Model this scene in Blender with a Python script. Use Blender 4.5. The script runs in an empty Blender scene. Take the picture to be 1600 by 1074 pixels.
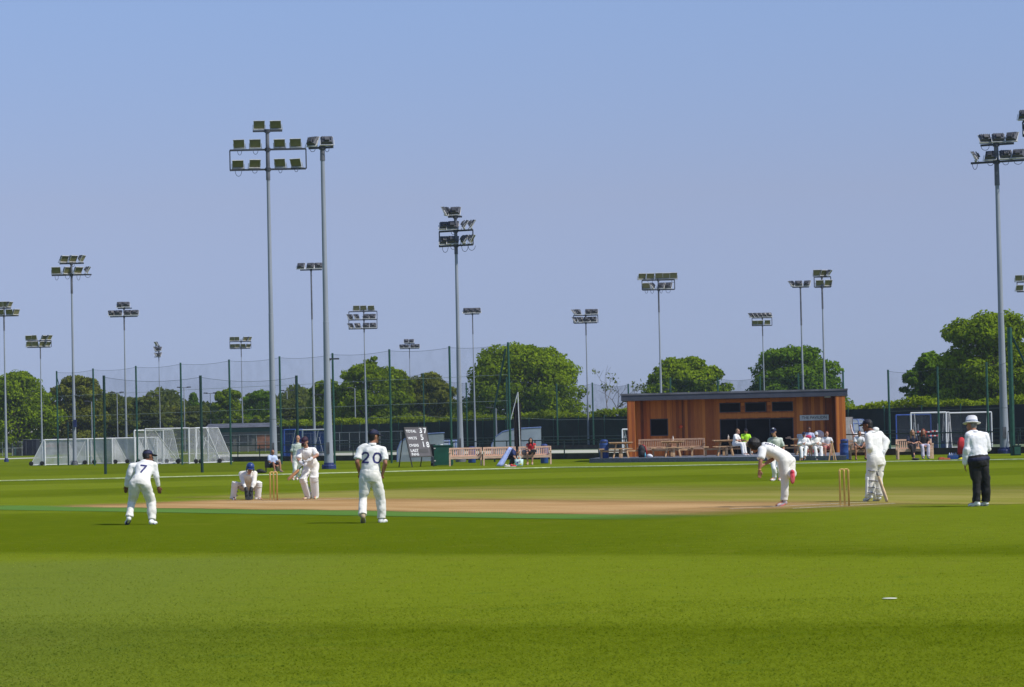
import bpy, math, random
import numpy as np
from mathutils import Vector, Matrix
from mathutils.bvhtree import BVHTree
random.seed(7); np.random.seed(7)
R = math.radians
scene = bpy.context.scene
# ---------------------------------------------------------------- camera
F, CH = 4300.0, 1.6                       # focal length in photo pixels, eye height
ROLL = R(1.3)
PIT = math.atan(137 * math.cos(ROLL) / F)
_R0 = Vector((1, 0, 0)); _U0 = Vector((0, -math.sin(PIT), math.cos(PIT))); _FW = Vector((0, math.cos(PIT), math.sin(PIT)))
_RT = _R0 * math.cos(ROLL) - _U0 * math.sin(ROLL)
_UP = _R0 * math.sin(ROLL) + _U0 * math.cos(ROLL)
CAM = Vector((0, 0, CH))
cam_d = bpy.data.cameras.new('camera'); cam = bpy.data.objects.new('camera', cam_d)
scene.collection.objects.link(cam); scene.camera = cam
cam_d.sensor_width = 36; cam_d.lens = 36 * F / 1600; cam_d.clip_start = 0.5; cam_d.clip_end = 6000
_b = -_FW
cam.matrix_world = Matrix(((_RT.x, _UP.x, _b.x, CAM.x), (_RT.y, _UP.y, _b.y, CAM.y), (_RT.z, _UP.z, _b.z, CAM.z), (0, 0, 0, 1)))
# ---------------------------------------------------------------- sky and sun
SUN = Vector((0.57, -0.30, 0.77)).normalized()
elev = math.asin(SUN.z); azim = math.atan2(SUN.x, SUN.y)
world = bpy.data.worlds.new('World'); scene.world = world; world.use_nodes = True
wn = world.node_tree; bg = wn.nodes['Background']
sky = wn.nodes.new('ShaderNodeTexSky'); sky.sky_type = 'NISHITA'; sky.sun_disc = False
sky.sun_elevation = elev; sky.sun_rotation = azim
sky.air_density = 0.7; sky.dust_density = 0.2; sky.ozone_density = 3.0; sky.altitude = 0
hs = wn.nodes.new('ShaderNodeMix'); hs.data_type = 'RGBA'; hs.blend_type = 'MULTIPLY'; hs.inputs[0].default_value = 1.0
# summer haze in the sky itself: dims and blues the air towards the horizon
tcw = wn.nodes.new('ShaderNodeTexCoord'); sxw = wn.nodes.new('ShaderNodeSeparateXYZ'); mrw = wn.nodes.new('ShaderNodeMapRange'); crw = wn.nodes.new('ShaderNodeValToRGB')
wn.links.new(tcw.outputs['Generated'], sxw.inputs[0]); wn.links.new(sxw.outputs[2], mrw.inputs[0]); mrw.inputs[1].default_value = 0.0; mrw.inputs[2].default_value = 0.4; wn.links.new(mrw.outputs[0], crw.inputs[0])
HZ = [(0.0, (.470, .500, .785)), (.008, (.478, .503, .78)), (.019, (.483, .493, .738)), (.045, (.604, .548, .72)), (.085, (.836, .674, .742)), (.154, (1.08, .95, 1.0)), (.4, (1, 1, 1))]
we = crw.color_ramp.elements
while len(we) < len(HZ): we.new(.5)
for i, (z, c) in enumerate(HZ): we[i].position = z / .4; we[i].color = (*[x * q for x, q in zip(c, (.76, .76, .745) if z < .3 else (1, 1, 1))], 1)
wn.links.new(crw.outputs[0], hs.inputs[7])
wn.links.new(sky.outputs[0], hs.inputs[6]); wn.links.new(hs.outputs[2], bg.inputs[0])
bg.inputs[1].default_value = 0.15
sd = bpy.data.lights.new('sun', 'SUN'); sd.energy = 3.6; sd.angle = R(0.53); sd.color = (1.0, 0.955, 0.88)
so = bpy.data.objects.new('sun', sd); scene.collection.objects.link(so)
so.rotation_euler = SUN.to_track_quat('Z', 'Y').to_euler(); so.location = (40, -20, 80)
vs = scene.view_settings; vs.view_transform = 'Standard'; vs.look = 'None'; vs.exposure = 0.2; vs.gamma = 1.0
HAZE = 0.00017
scene.cycles.volume_bounces = 0; scene.cycles.max_bounces = 8; scene.cycles.transparent_max_bounces = 32

# ---------------------------------------------------------------- helpers
def ray(px, py): return _FW * F + _RT * (px - 800) + _UP * (537 - py)
def at(px, py, Y):
    d = ray(px, py); return CAM + d * (Y / d.y)
def gnd(px, py, z=0.0):
    d = ray(px, py); return CAM + d * ((z - CH) / d.z)
def ppm(Y): return F / Y
V = lambda *a: Vector(a)

def tag(o, label=None, cat=None, group=None, kind=None):
    if label: o['label'] = label
    if cat: o['category'] = cat
    if group: o['group'] = group
    if kind: o['kind'] = kind
    return o
def thing(name, label, cat, loc=(0, 0, 0), group=None, rz=0):
    o = bpy.data.objects.new(name, None); scene.collection.objects.link(o)
    o.location = loc; o.rotation_euler = (0, 0, rz); o.empty_display_size = 0.3
    return tag(o, label, cat, group)

class MB:
    """collects shapes and links them as ONE mesh object"""
    def __init__(s): s.v = []; s.f = []; s.m = []; s.k = 0
    def add(s, vs, fs):
        o = len(s.v); s.v += [tuple(v) for v in vs]
        s.f += [tuple(i + o for i in f) for f in fs]; s.m += [s.k] * len(fs)
    def box(s, c, d, rz=0, rot=None):
        hx, hy, hz = d[0] / 2, d[1] / 2, d[2] / 2; c = Vector(c)
        m = rot if rot is not None else Matrix.Rotation(rz, 3, 'Z')
        vs = [c + m @ Vector((x * hx, y * hy, z * hz)) for z in (-1, 1) for y in (-1, 1) for x in (-1, 1)]
        s.add(vs, [(0, 2, 3, 1), (4, 5, 7, 6), (0, 1, 5, 4), (2, 6, 7, 3), (0, 4, 6, 2), (1, 3, 7, 5)]); return s
    def tube(s, p, q, r1, r2=None, n=10, caps=True):
        p = Vector(p); q = Vector(q); r2 = r1 if r2 is None else r2
        a = (q - p).normalized(); t = a.orthogonal().normalized(); b = a.cross(t)
        vs = []
        for c, r in ((p, r1), (q, r2)):
            for i in range(n):
                g = 2 * math.pi * i / n; vs.append(c + (t * math.cos(g) + b * math.sin(g)) * r)
        fs = [(i, (i + 1) % n, n + (i + 1) % n, n + i) for i in range(n)]
        s.add(vs, fs)
        if caps: s.add(vs, [tuple(range(n))[::-1], tuple(range(n, 2 * n))])
        return s
    def path(s, pts, r, n=6):
        for a, b in zip(pts[:-1], pts[1:]): s.tube(a, b, r, r, n)
        return s
    def ell(s, c, ax, nu=14, nv=9, lo=-1.0):
        """ellipsoid with three axis vectors (or radii); lo>-1 cuts it flat below that height"""
        c = Vector(c)
        if not isinstance(ax[0], Vector): ax = (V(ax[0], 0, 0), V(0, ax[1], 0), V(0, 0, ax[2]))
        vs = []
        for j in range(nv + 1):
            ph = -math.pi / 2 + math.pi * j / nv
            z = math.sin(ph); w = math.cos(ph)
            if z < lo: z = lo
            for i in range(nu):
                g = 2 * math.pi * i / nu
                vs.append(c + ax[0] * (w * math.cos(g)) + ax[1] * (w * math.sin(g)) + ax[2] * z)
        fs = [(j * nu + i, j * nu + (i + 1) % nu, (j + 1) * nu + (i + 1) % nu, (j + 1) * nu + i) for j in range(nv) for i in range(nu)]
        s.add(vs, fs); return s
    def cone(s, p, q, r1, r2, n=12):
        """capsule-like limb with round ends"""
        s.tube(p, q, r1, r2, n); s.ell(p, (r1, r1, r1), n, 6); s.ell(q, (r2, r2, r2), n, 6); return s
    def loft(s, secs, n=16, sq=1.0):
        vs = []
        for c, w, d in secs:
            for i in range(n):
                g = 2 * math.pi * i / n; cg, sg_ = math.cos(g), math.sin(g); vs.append(Vector(c) + w * math.copysign(abs(cg) ** sq, cg) + d * math.copysign(abs(sg_) ** sq, sg_))
        k = len(secs)
        fs = [(j * n + i, j * n + (i + 1) % n, (j + 1) * n + (i + 1) % n, (j + 1) * n + i) for j in range(k - 1) for i in range(n)]
        fs += [tuple(range(n))[::-1], tuple(range((k - 1) * n, k * n))]
        s.add(vs, fs); return s
    def quad(s, a, b, c, d): s.add([a, b, c, d], [(0, 1, 2, 3)]); return s
    def lathe(s, c, prof, n=20):
        c = Vector(c); vs = []
        for r, z in prof:
            for i in range(n):
                g = 2 * math.pi * i / n; vs.append(c + V(r * math.cos(g), r * math.sin(g), z))
        k = len(prof)
        fs = [(j * n + i, j * n + (i + 1) % n, (j + 1) * n + (i + 1) % n, (j + 1) * n + i) for j in range(k - 1) for i in range(n)]
        s.add(vs, fs); return s
    def build(s, name, mats, parent=None, smooth=False):
        me = bpy.data.meshes.new(name); me.from_pydata(s.v, [], s.f)
        if not isinstance(mats, (list, tuple)): mats = [mats]
        for m in mats: me.materials.append(m)
        if len(mats) > 1: me.polygons.foreach_set('material_index', s.m)
        if smooth: me.polygons.foreach_set('use_smooth', [len(f) <= 4 for f in s.f])
        me.update()
        o = bpy.data.objects.new(name, me); scene.collection.objects.link(o)
        if parent: o.parent = parent
        return o

def inst(src, name, parent, M4):
    o = bpy.data.objects.new(name, src); scene.collection.objects.link(o); o.parent = parent; o.matrix_local = M4; return o

# ---------------------------------------------------------------- materials
_mc = {}
class NT:
    def __init__(s, name):
        s.mat = bpy.data.materials.new(name); s.mat.use_nodes = True; s.t = s.mat.node_tree
        s.bsdf = s.t.nodes['Principled BSDF']; s.out = s.t.nodes['Material Output']
    def n(s, typ, **k):
        x = s.t.nodes.new(typ)
        for a, b in k.items(): setattr(x, a, b)
        return x
    def set(s, sock, v):
        if hasattr(v, 'links'): s.t.links.new(v, sock)
        else: sock.default_value = v
    def m(s, op, a, b=None, c=None):
        x = s.n('ShaderNodeMath', operation=op); s.set(x.inputs[0], a)
        if b is not None: s.set(x.inputs[1], b)
        if c is not None: s.set(x.inputs[2], c)
        return x.outputs[0]
    def sstep(s, x, a, b, lo=0.0, hi=1.0):
        n = s.n('ShaderNodeMapRange', interpolation_type='SMOOTHSTEP'); s.set(n.inputs[0], x)
        s.set(n.inputs[1], a); s.set(n.inputs[2], b); s.set(n.inputs[3], lo); s.set(n.inputs[4], hi); return n.outputs[0]
    def noise(s, scale, detail=3, vec=None, dist=0, rough=.5):
        x = s.n('ShaderNodeTexNoise'); x.inputs['Scale'].default_value = scale; x.inputs['Detail'].default_value = detail
        x.inputs['Roughness'].default_value = rough; x.inputs['Distortion'].default_value = dist
        if vec is not None: s.t.links.new(vec, x.inputs['Vector'])
        return x.outputs[0]
    def mix(s, f, a, b, mode='MIX'):
        x = s.n('ShaderNodeMix', data_type='RGBA', blend_type=mode); s.set(x.inputs[0], f)
        s.set(x.inputs[6], a if hasattr(a, 'links') else (*a, 1)); s.set(x.inputs[7], b if hasattr(b, 'links') else (*b, 1)); return x.outputs[2]
    def coord(s, k='Object'): return s.n('ShaderNodeTexCoord').outputs[k]
    def pos(s): return s.n('ShaderNodeNewGeometry').outputs['Position']
    def scale(s, vec, sc):
        x = s.n('ShaderNodeMapping'); s.t.links.new(vec, x.inputs[0]); x.inputs['Scale'].default_value = sc; return x.outputs[0]
    def bump(s, h, strength, dist=.02):
        x = s.n('ShaderNodeBump'); x.inputs['Strength'].default_value = strength; x.inputs['Distance'].default_value = dist
        s.t.links.new(h, x.inputs['Height']); s.t.links.new(x.outputs[0], s.bsdf.inputs['Normal'])

def M(name, rgb, rough=.6, var=.18, scale=6, bump=0.0, metal=0.0, stretch=None, spec=.4, bdist=.01):
    if name in _mc: return _mc[name]
    t = NT(name); v = t.coord()
    if stretch: v = t.scale(v, stretch)
    h = t.noise(scale, 4, v)
    lo = tuple(max(0, c * (1 - var)) for c in rgb); hi = tuple(min(1, c * (1 + var)) for c in rgb)
    c = t.mix(t.sstep(h, .3, .7), lo, hi)
    t.t.links.new(c, t.bsdf.inputs['Base Color']); t.bsdf.inputs['Roughness'].default_value = rough
    t.bsdf.inputs['Metallic'].default_value = metal; t.bsdf.inputs['Specular IOR Level'].default_value = spec
    if bump: t.bump(h, bump, bdist)
    _mc[name] = t.mat; return t.mat

def net_mat(name, rgb, fac, var=.3):
    """open netting, too fine to resolve thread by thread: part thread, part air"""
    if name in _mc: return _mc[name]
    t = NT(name); tr = t.n('ShaderNodeBsdfTransparent'); df = t.n('ShaderNodeBsdfDiffuse'); tl = t.n('ShaderNodeBsdfTranslucent')
    df.inputs[0].default_value = (*rgb, 1); tl.inputs[0].default_value = (*rgb, 1)
    a = t.n('ShaderNodeMixShader'); a.inputs[0].default_value = .35
    t.t.links.new(df.outputs[0], a.inputs[1]); t.t.links.new(tl.outputs[0], a.inputs[2])
    mx = t.n('ShaderNodeMixShader'); h = t.noise(1.3, 3, t.coord())
    t.t.links.new(t.sstep(h, .25, .75, fac * (1 - var), fac * (1 + var)), mx.inputs[0])
    t.t.links.new(tr.outputs[0], mx.inputs[1]); t.t.links.new(a.outputs[0], mx.inputs[2]); t.t.links.new(mx.outputs[0], t.out.inputs[0])
    _mc[name] = t.mat; return t.mat

def leaf_mat(name, dark, light, trans=.42):
    if name in _mc: return _mc[name]
    t = NT(name); g = t.n('ShaderNodeNewGeometry'); rnd = g.outputs['Random Per Island']
    big = t.noise(.45, 3, t.coord())
    f = t.m('ADD', t.m('MULTIPLY', rnd, .55), t.sstep(big, .3, .7, 0, .45))
    c = t.mix(f, dark, light)
    df = t.n('ShaderNodeBsdfDiffuse'); tl = t.n('ShaderNodeBsdfTranslucent'); mx = t.n('ShaderNodeMixShader')
    mx.inputs[0].default_value = trans
    t.t.links.new(c, df.inputs[0]); t.t.links.new(t.mix(1.0, c, (1.0, 1.0, .55), 'MULTIPLY'), tl.inputs[0])
    t.t.links.new(df.outputs[0], mx.inputs[1]); t.t.links.new(tl.outputs[0], mx.inputs[2]); t.t.links.new(mx.outputs[0], t.out.inputs[0])
    _mc[name] = t.mat; return t.mat
# ================================================================ ground
LW, RW = gnd(428, 783), gnd(1320, 791.7)          # the two wickets
PU = (RW - LW).normalized(); PN = V(-PU.y, PU.x, 0)  # along / across the pitch (away side positive)
PL = (RW - LW).length
def ab(a, b, z=0): return V(LW.x + PU.x * a + PN.x * b, LW.y + PU.y * a + PN.y * b, z)

def grass_color(t):
    p = t.pos(); sx = t.n('ShaderNodeSeparateXYZ'); t.t.links.new(p, sx.inputs[0]); X, Y = sx.outputs[0], sx.outputs[1]
    # mowing bands run across the ground, bending with the mower's turn near the viewer
    k = t.m('MULTIPLY', t.sstep(Y, 18, 37, .20, .60), t.sstep(Y, 50, 64, 1, 0))
    d = t.m('ADD', Y, t.m('MULTIPLY', X, k))
    d = t.m('ADD', d, t.m('MULTIPLY', t.m('SUBTRACT', t.noise(.6, 3, p), .5), .18))
    cr = t.n('ShaderNodeValToRGB'); e = cr.color_ramp.elements
    st = [(0, .95), (18, .70), (22.8, .10), (23.05, .95), (35.1, .95), (35.35, .0), (56, .06), (58, .25), (61, .25), (61.6, .8), (64.4, .8), (65, .25), (68, .25), (68.6, .8),
          (79.5, .8), (80.5, .2), (91.5, .2), (92.5, .8), (103.5, .8), (104.5, .2), (116, .2), (117, .75), (129, .7), (130, .3), (300, .35)]
    while len(e) < len(st): e.new(0.5)
    for i, (q, v) in enumerate(st): e[i].position = q / 300; e[i].color = (v, v, v, 1)
    t.t.links.new(t.m('DIVIDE', d, 300.0), cr.inputs[0])
    f = cr.outputs[0]
    # the near dark band turns gradually lighter to the right
    f = t.m('ADD', f, t.m('MULTIPLY', t.m('MULTIPLY', t.sstep(X, .5, 7, 0, .68), t.sstep(Y, 33, 37, 0, 1)), t.sstep(Y, 56, 60, 1, 0)))
    f = t.m('ADD', f, t.m('MULTIPLY', t.m('SUBTRACT', t.noise(.22, 4, p), .5), .5))
    f = t.m('ADD', f, t.m('MULTIPLY', t.m('SUBTRACT', t.noise(2.4, 6, p, .5, .6), .5), 1.1))
    sp = t.scale(p, (.10, .035, 1)); f = t.m('ADD', f, t.m('MULTIPLY', t.m('MULTIPLY', t.m('SUBTRACT', t.noise(1.0, 6, sp, .6, .65), .5), 1.5), t.sstep(Y, 45, 75, .25, 1)))
    f = t.m('MINIMUM', t.m('MAXIMUM', f, -.1), 1.35)
    c = t.mix(f, GD, GL)
    # paler, drier blades and clover patches
    c = t.mix(t.sstep(t.noise(.9, 5, p, .8), .56, .74, 0, .32), c, (.16, .17, .022))
    c = t.mix(t.sstep(t.noise(1.7, 4, p, .3), .60, .75, 0, .35), c, (.055, .12, .016))
    # near grass turns cooler and greyer towards the left
    c = t.mix(t.m('MULTIPLY', t.sstep(X, -.5, -5, 0, .38), t.sstep(Y, 36, 38, 1, 0)), c, (.135, .175, .045))
    fine = t.noise(38, 3, p); c = t.mix(t.sstep(fine, .25, .75, 0, 1), t.mix(1, c, (.84, .87, .85), 'MULTIPLY'), t.mix(1, c, (1.18, 1.14, 1.12), 'MULTIPLY'))
    return c, fine
GD, GL = (.096, .132, .0045), (.155, .198, .013)
tg = NT('grass'); c, fine = grass_color(tg)
tg.t.links.new(c, tg.bsdf.inputs['Base Color']); tg.bsdf.inputs['Roughness'].default_value = .85; tg.bsdf.inputs['Specular IOR Level'].default_value = 0.0
tg.bump(fine, .25, .02)
b = MB(); b.quad((-900, -60, 0), (900, -60, 0), (900, 2500, 0), (-900, 2500, 0))
tag(b.build('ground', tg.mat), kind='structure')

def sheet(name, a0, a1, b0, b1, soft_a, soft_b, z, ca, cb, nscale, strength=1.0, nz=.6):
    """a patch of the cricket square whose edges wear away into the grass"""
    t = NT(name); p = t.pos()
    def dot(v, off):
        x = t.n('ShaderNodeVectorMath', operation='DOT_PRODUCT'); t.t.links.new(p, x.inputs[0]); x.inputs[1].default_value = v
        return t.m('SUBTRACT', x.outputs['Value'], off)
    A = dot(PU, LW.dot(PU)); B = dot(PN, LW.dot(PN))
    w = t.m('MULTIPLY', t.m('SUBTRACT', t.noise(.8, 5, p), .5), 2 * nz)
    A2 = t.m('ADD', A, t.m('MULTIPLY', w, 2)); B2 = t.m('ADD', B, w)
    f = t.m('MULTIPLY', t.sstep(A2, a0 + .1, a0 + soft_a[0]), t.sstep(A2, a1 - soft_a[1], a1 - .1, 1, 0))
    f = t.m('MULTIPLY', f, t.m('MULTIPLY', t.sstep(B2, b0 + .05, b0 + soft_b[0]), t.sstep(B2, b1 - soft_b[1], b1 - .05, 1, 0)))
    f = t.m('MULTIPLY', f, strength)
    st = t.n('ShaderNodeCombineXYZ'); t.t.links.new(t.m('MULTIPLY', A, .25), st.inputs[0]); t.t.links.new(B, st.inputs[1])
    h = t.noise(nscale, 5, st.outputs[0], .3)
    c = t.mix(t.sstep(h, .3, .7), ca, cb)
    fine = t.noise(25, 3, p); c = t.mix(t.sstep(fine, .3, .7, 0, .3), c, tuple(x * .6 for x in ca))
    t.t.links.new(c, t.bsdf.inputs['Base Color']); t.bsdf.inputs['Roughness'].default_value = .9; t.bsdf.inputs['Specular IOR Level'].default_value = 0.0
    tr = t.n('ShaderNodeBsdfTransparent'); mx = t.n('ShaderNodeMixShader'); t.t.links.new(f, mx.inputs[0])
    t.t.links.new(tr.outputs[0], mx.inputs[1]); t.t.links.new(t.bsdf.outputs[0], mx.inputs[2]); t.t.links.new(mx.outputs[0], t.out.inputs[0])
    m = MB(); m.quad(ab(a0, b0, z), ab(a1, b0, z), ab(a1, b1, z), ab(a0, b1, z))
    o = m.build(name, t.mat); tag(o, kind='structure'); return o
AE = PL + 2.6
sheet('worn_turf', -9, AE + .3, 1.0, 16, (4, .3), (1.0, 11), .004, (.24, .24, .04), (.34, .30, .085), .8, .95, .5)
sheet('green_strip', -7, AE - .2, -6.9, -4.2, (3, 4), (.3, .3), .008, (.11, .235, .045), (.14, .265, .06), .7, .85, .12)
sheet('pitch', -4.5, AE, -5.2, 3.4, (4, 6.0), (.9, 3.6), .012, (.40, .235, .095), (.56, .36, .17), .7, .97, .7)
m = MB()     # painted creases
mw = M('crease_paint', (.72, .70, .62), .8)
for a in (0.0, PL):
    s = 1 if a == 0 else -1
    m.quad(ab(a - .03, -1.4, .016), ab(a + .03, -1.4, .016), ab(a + .03, 1.4, .016), ab(a - .03, 1.4, .016))
    m.quad(ab(a + s * 1.22 - .03, -1.9, .016), ab(a + s * 1.22 + .03, -1.9, .016), ab(a + s * 1.22 + .03, 1.9, .016), ab(a + s * 1.22 - .03, 1.9, .016))
tag(m.build('crease_lines', mw), kind='structure')

# beyond the boundary: artificial turf, its pale border path
def poly(name, pts, mat, z):
    m = MB(); m.add([V(p.x, p.y, z) for p in pts], [tuple(range(len(pts)))]); return tag(m.build(name, mat), kind='structure')
G = lambda px, Y: V((px - 800) / F * Y, Y, 0)
poly('artificial_turf', [G(590, 169), G(905, 150), G(1440, 135), G(1800, 126), G(1800, 178), G(1450, 194), G(900, 238), G(470, 292)],
     M('artificial_turf', (.13, .165, .075), .9, .12, .4), .004)
poly('border_path', [G(330, 232), G(590, 212), G(900, 190), G(1440, 152), G(1800, 136), G(1800, 148), G(1440, 172), G(900, 216), G(590, 240), G(330, 262)],
     M('path_sand', (.46, .45, .36), .9, .12, .5), .008)
poly('far_path', [G(-60, 262), G(330, 285), G(330, 300), G(-60, 280)], M('path_sand', (.44, .42, .34)), .008)
# boundary rope
pts = [gnd(*q) for q in ((-60, 754), (0, 752.2), (180, 748.4), (300, 745.4), (440, 742.2), (600, 738), (740, 734.6), (860, 731.5), (1000, 729.6), (1120, 727.4), (1250, 725), (1420, 721.6), (1660, 717.5))]
m = MB(); m.path([p + V(0, 0, .02) for p in pts], .019, 6)
tag(m.build('boundary_rope', M('rope_white', (.62, .68, .42), .8)), 'thin white boundary rope curving across the far grass', 'rope')
# a white marker disc lying in the near grass
p = gnd(1390, 936.5); m = MB(); m.ell(p + V(0, 0, .008), (.07, .06, .006), 18, 6)
tag(m.build('marker_disc', M('disc_white', (.75, .76, .6), .5), smooth=True), 'small flat white disc lying alone in the near grass', 'marker')
# standing blades near the viewer, in clumps
N = 130000
yy = 15.5 + 32.0 * np.random.rand(N) ** 1.6; yy = np.where(np.random.rand(N) < (yy - 15) / 34, 15.5 + 10 * np.random.rand(N), yy); xx = (np.random.rand(N) * 2 - 1) * (yy * .195 + .3)
hh = .005 + .009 * np.random.rand(N); th = np.random.rand(N) * 6.283; ww = .0035 + .003 * np.random.rand(N) + yy * .00006
ln = (np.random.rand(N, 2) - .5) * .05
vs_ = np.empty((N, 3, 3), np.float32)
vs_[:, 0] = np.stack([xx - np.cos(th) * ww, yy - np.sin(th) * ww, 0 * xx], 1); vs_[:, 1] = np.stack([xx + np.cos(th) * ww, yy + np.sin(th) * ww, 0 * xx], 1)
vs_[:, 2] = np.stack([xx + ln[:, 0], yy + ln[:, 1], hh], 1)
me = bpy.data.meshes.new('grass_blades'); me.vertices.add(N * 3); me.vertices.foreach_set('co', vs_.ravel())
me.loops.add(N * 3); me.loops.foreach_set('vertex_index', np.arange(N * 3, dtype=np.int32)); me.polygons.add(N)
me.polygons.foreach_set('loop_start', np.arange(0, N * 3, 3, dtype=np.int32)); me.update(calc_edges=True); me.validate()
tb = NT('grass_blade'); c, fine = grass_color(tb)
df = tb.n('ShaderNodeBsdfDiffuse'); tl = tb.n('ShaderNodeBsdfTranslucent'); mx = tb.n('ShaderNodeMixShader'); mx.inputs[0].default_value = .6
c2 = tb.mix(tb.n('ShaderNodeNewGeometry').outputs['Random Per Island'], tb.mix(1, c, (1.55, 1.5, 1.3), 'MULTIPLY'), tb.mix(1, c, (1.95, 1.85, 1.6), 'MULTIPLY'))
tb.t.links.new(c2, df.inputs[0]); tb.t.links.new(c2, tl.inputs[0]); tb.t.links.new(df.outputs[0], mx.inputs[1]); tb.t.links.new(tl.outputs[0], mx.inputs[2]); tb.t.links.new(mx.outputs[0], tb.out.inputs[0])
me.materials.append(tb.mat); o = bpy.data.objects.new('grass', me); scene.collection.objects.link(o)
tag(o, 'short mown grass blades of the near outfield', 'grass', kind='stuff')
# ================================================================ trees and hedge
LEAF = {'oak': leaf_mat('leaf_oak', (.085, .145, .005), (.30, .41, .012)), 'deep': leaf_mat('leaf_deep', (.05, .115, .007), (.20, .335, .016)),
        'olive': leaf_mat('leaf_olive', (.09, .11, .016), (.28, .30, .038)), 'dusk': leaf_mat('leaf_dusk', (.065, .09, .02), (.21, .25, .042)),
        'fresh': leaf_mat('leaf_fresh', (.10, .15, .007), (.33, .42, .016))}
BARK = M('bark', (.12, .095, .07), .9, .3, 3, .4)
def cards(C, N, size, rng):
    """leaf sprays: small bent quads at points C with rough normals N"""
    n = len(C); a = rng.normal(size=(n, 3)); a -= (a * N).sum(1, keepdims=True) * N; a /= np.linalg.norm(a, axis=1, keepdims=True) + 1e-9
    b_ = np.cross(N, a); s = (size * (.55 + .9 * rng.random(n)))[:, None]
    dr = V(0, 0, -1); k = .35 * s * np.array(dr)[None]
    P = np.stack([C - a * s - b_ * s * .5, C + a * s * .2 - b_ * s * .62, C + a * s + b_ * s * .1 + k, C - a * s * .3 + b_ * s * .6], 1)
    return P.reshape(-1, 3)
def leaf_mesh(name, P, mat, parent):
    n = len(P) // 4; me = bpy.data.meshes.new(name); me.vertices.add(n * 4); me.vertices.foreach_set('co', P.astype(np.float32).ravel())
    me.loops.add(n * 4); me.loops.foreach_set('vertex_index', np.arange(n * 4, dtype=np.int32)); me.polygons.add(n)
    me.polygons.foreach_set('loop_start', np.arange(0, n * 4, 4, dtype=np.int32)); me.update(calc_edges=True); me.validate()
    me.materials.append(mat); o = bpy.data.objects.new(name, me); scene.collection.objects.link(o); o.parent = parent; return o
def tree(label, cx, ty, wpx, Y, leaf, seed, n=5000, lobes=20, low=.12, dome=1.0, size=.30, name='tree', group=None, wisp=0, cat='tree'):
    rng = np.random.default_rng(seed); P0 = G(cx, Y); top = at(cx, ty, Y).z; w = wpx / 2 / ppm(Y)
    P0.x = at(cx, ty, Y).x
    root = thing(name, label, cat, P0, group); L = []
    z0 = top * low; hz = top - z0
    def prof(t): return (.80 + .20 * min(1, t / .22)) if t < .22 else math.sqrt(max(0.0, 1 - ((t - .22) / .80) ** (2.1 * dome)))
    for i in range(lobes):
        t = rng.random() ** .85 * .93; g = rng.random() * 6.283; r = w * (.12 + .17 * rng.random() ** 1.4); r = min(r, hz * .28)
        rr = max(0, w * prof(t) * (.86 + .26 * rng.random()) - r * .75); L.append((rr * math.cos(g), rr * math.sin(g) * .85, min(z0 + t * hz, top - r * .75 - rng.random() * hz * .06), r))
    for t, q in ((.92, .0), (.12, .5), (.12, -.5), (.5, .35), (.5, -.35)): r = min(w * .26, hz * .3); L.append((q * w * prof(t), 0, min(z0 + t * hz, top - r * .8), r))
    for i in range(wisp): L.append((w * .12 + rng.normal() * .35, 0, top - .2 + rng.random() * 1.0, .34))
    A = np.array(L); wt = A[:, 3] ** 2; cnt = (n * wt / wt.sum()).astype(int) + 4; Cs, Ns = [], []
    for (x, y, z, r), k in zip(L, cnt):
        d = rng.normal(size=(k, 3)); d /= np.linalg.norm(d, axis=1, keepdims=True)
        rad = r * (1 - .55 * rng.random(k) ** 2.2) * (1 + .16 * np.sin(d[:, 0] * 5 + x * 3) * np.cos(d[:, 2] * 6 + z))
        c = d * rad[:, None] * np.array([1.22, 1.1, .72]) + np.array([x, y, z])
        nn = d + rng.normal(size=(k, 3)) * .55 + np.array([0, 0, .35]); nn /= np.linalg.norm(nn, axis=1, keepdims=True)
        Cs.append(c); Ns.append(nn)
    k = int(n * .4); tt = rng.random(k) ** .9; ga = rng.random(k) * 6.283; ra = np.sqrt(rng.random(k)) * np.array([prof(x) for x in tt]) * w * .86   # leaves filling the inside of the crown
    Cs.append(np.stack([ra * np.cos(ga), ra * np.sin(ga) * .85, z0 + tt * hz * .95], 1)); q = rng.normal(size=(k, 3)); Ns.append(q / np.linalg.norm(q, axis=1, keepdims=True))
    C, Nn = np.concatenate(Cs), np.concatenate(Ns); C[:, 2] = np.maximum(C[:, 2], .25)
    leaf_mesh('crown', cards(C, Nn, size, rng), LEAF[leaf], root)
    m = MB(); tr = max(.12, w * .075); zt = z0 + hz * .35
    m.tube((0, 0, -.1), (tr * .4, 0, zt * .5), tr * 1.25, tr, 9); m.tube((tr * .4, 0, zt * .5), (0, 0, zt), tr, tr * .75, 9)
    for x, y, z, r in L[:min(len(L), 11)]:
        a = V(0, 0, zt * (.5 + .45 * rng.random())); q = V(x, y, z) * .55 + a * .45 + V(0, 0, -.2 * r)
        m.tube(a, q, tr * .45, tr * .3, 6); m.tube(q, (x, y, z), tr * .3, tr * .1, 6)
    for x, y, z, r in L[len(L) - wisp:] if wisp else []: m.tube((x * .6, y, top - w * .45), (x, y, z), tr * .22, tr * .12, 5)
    m.build('trunk', BARK, root, True); return root
TG = 'trees beyond the sports ground'
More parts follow.
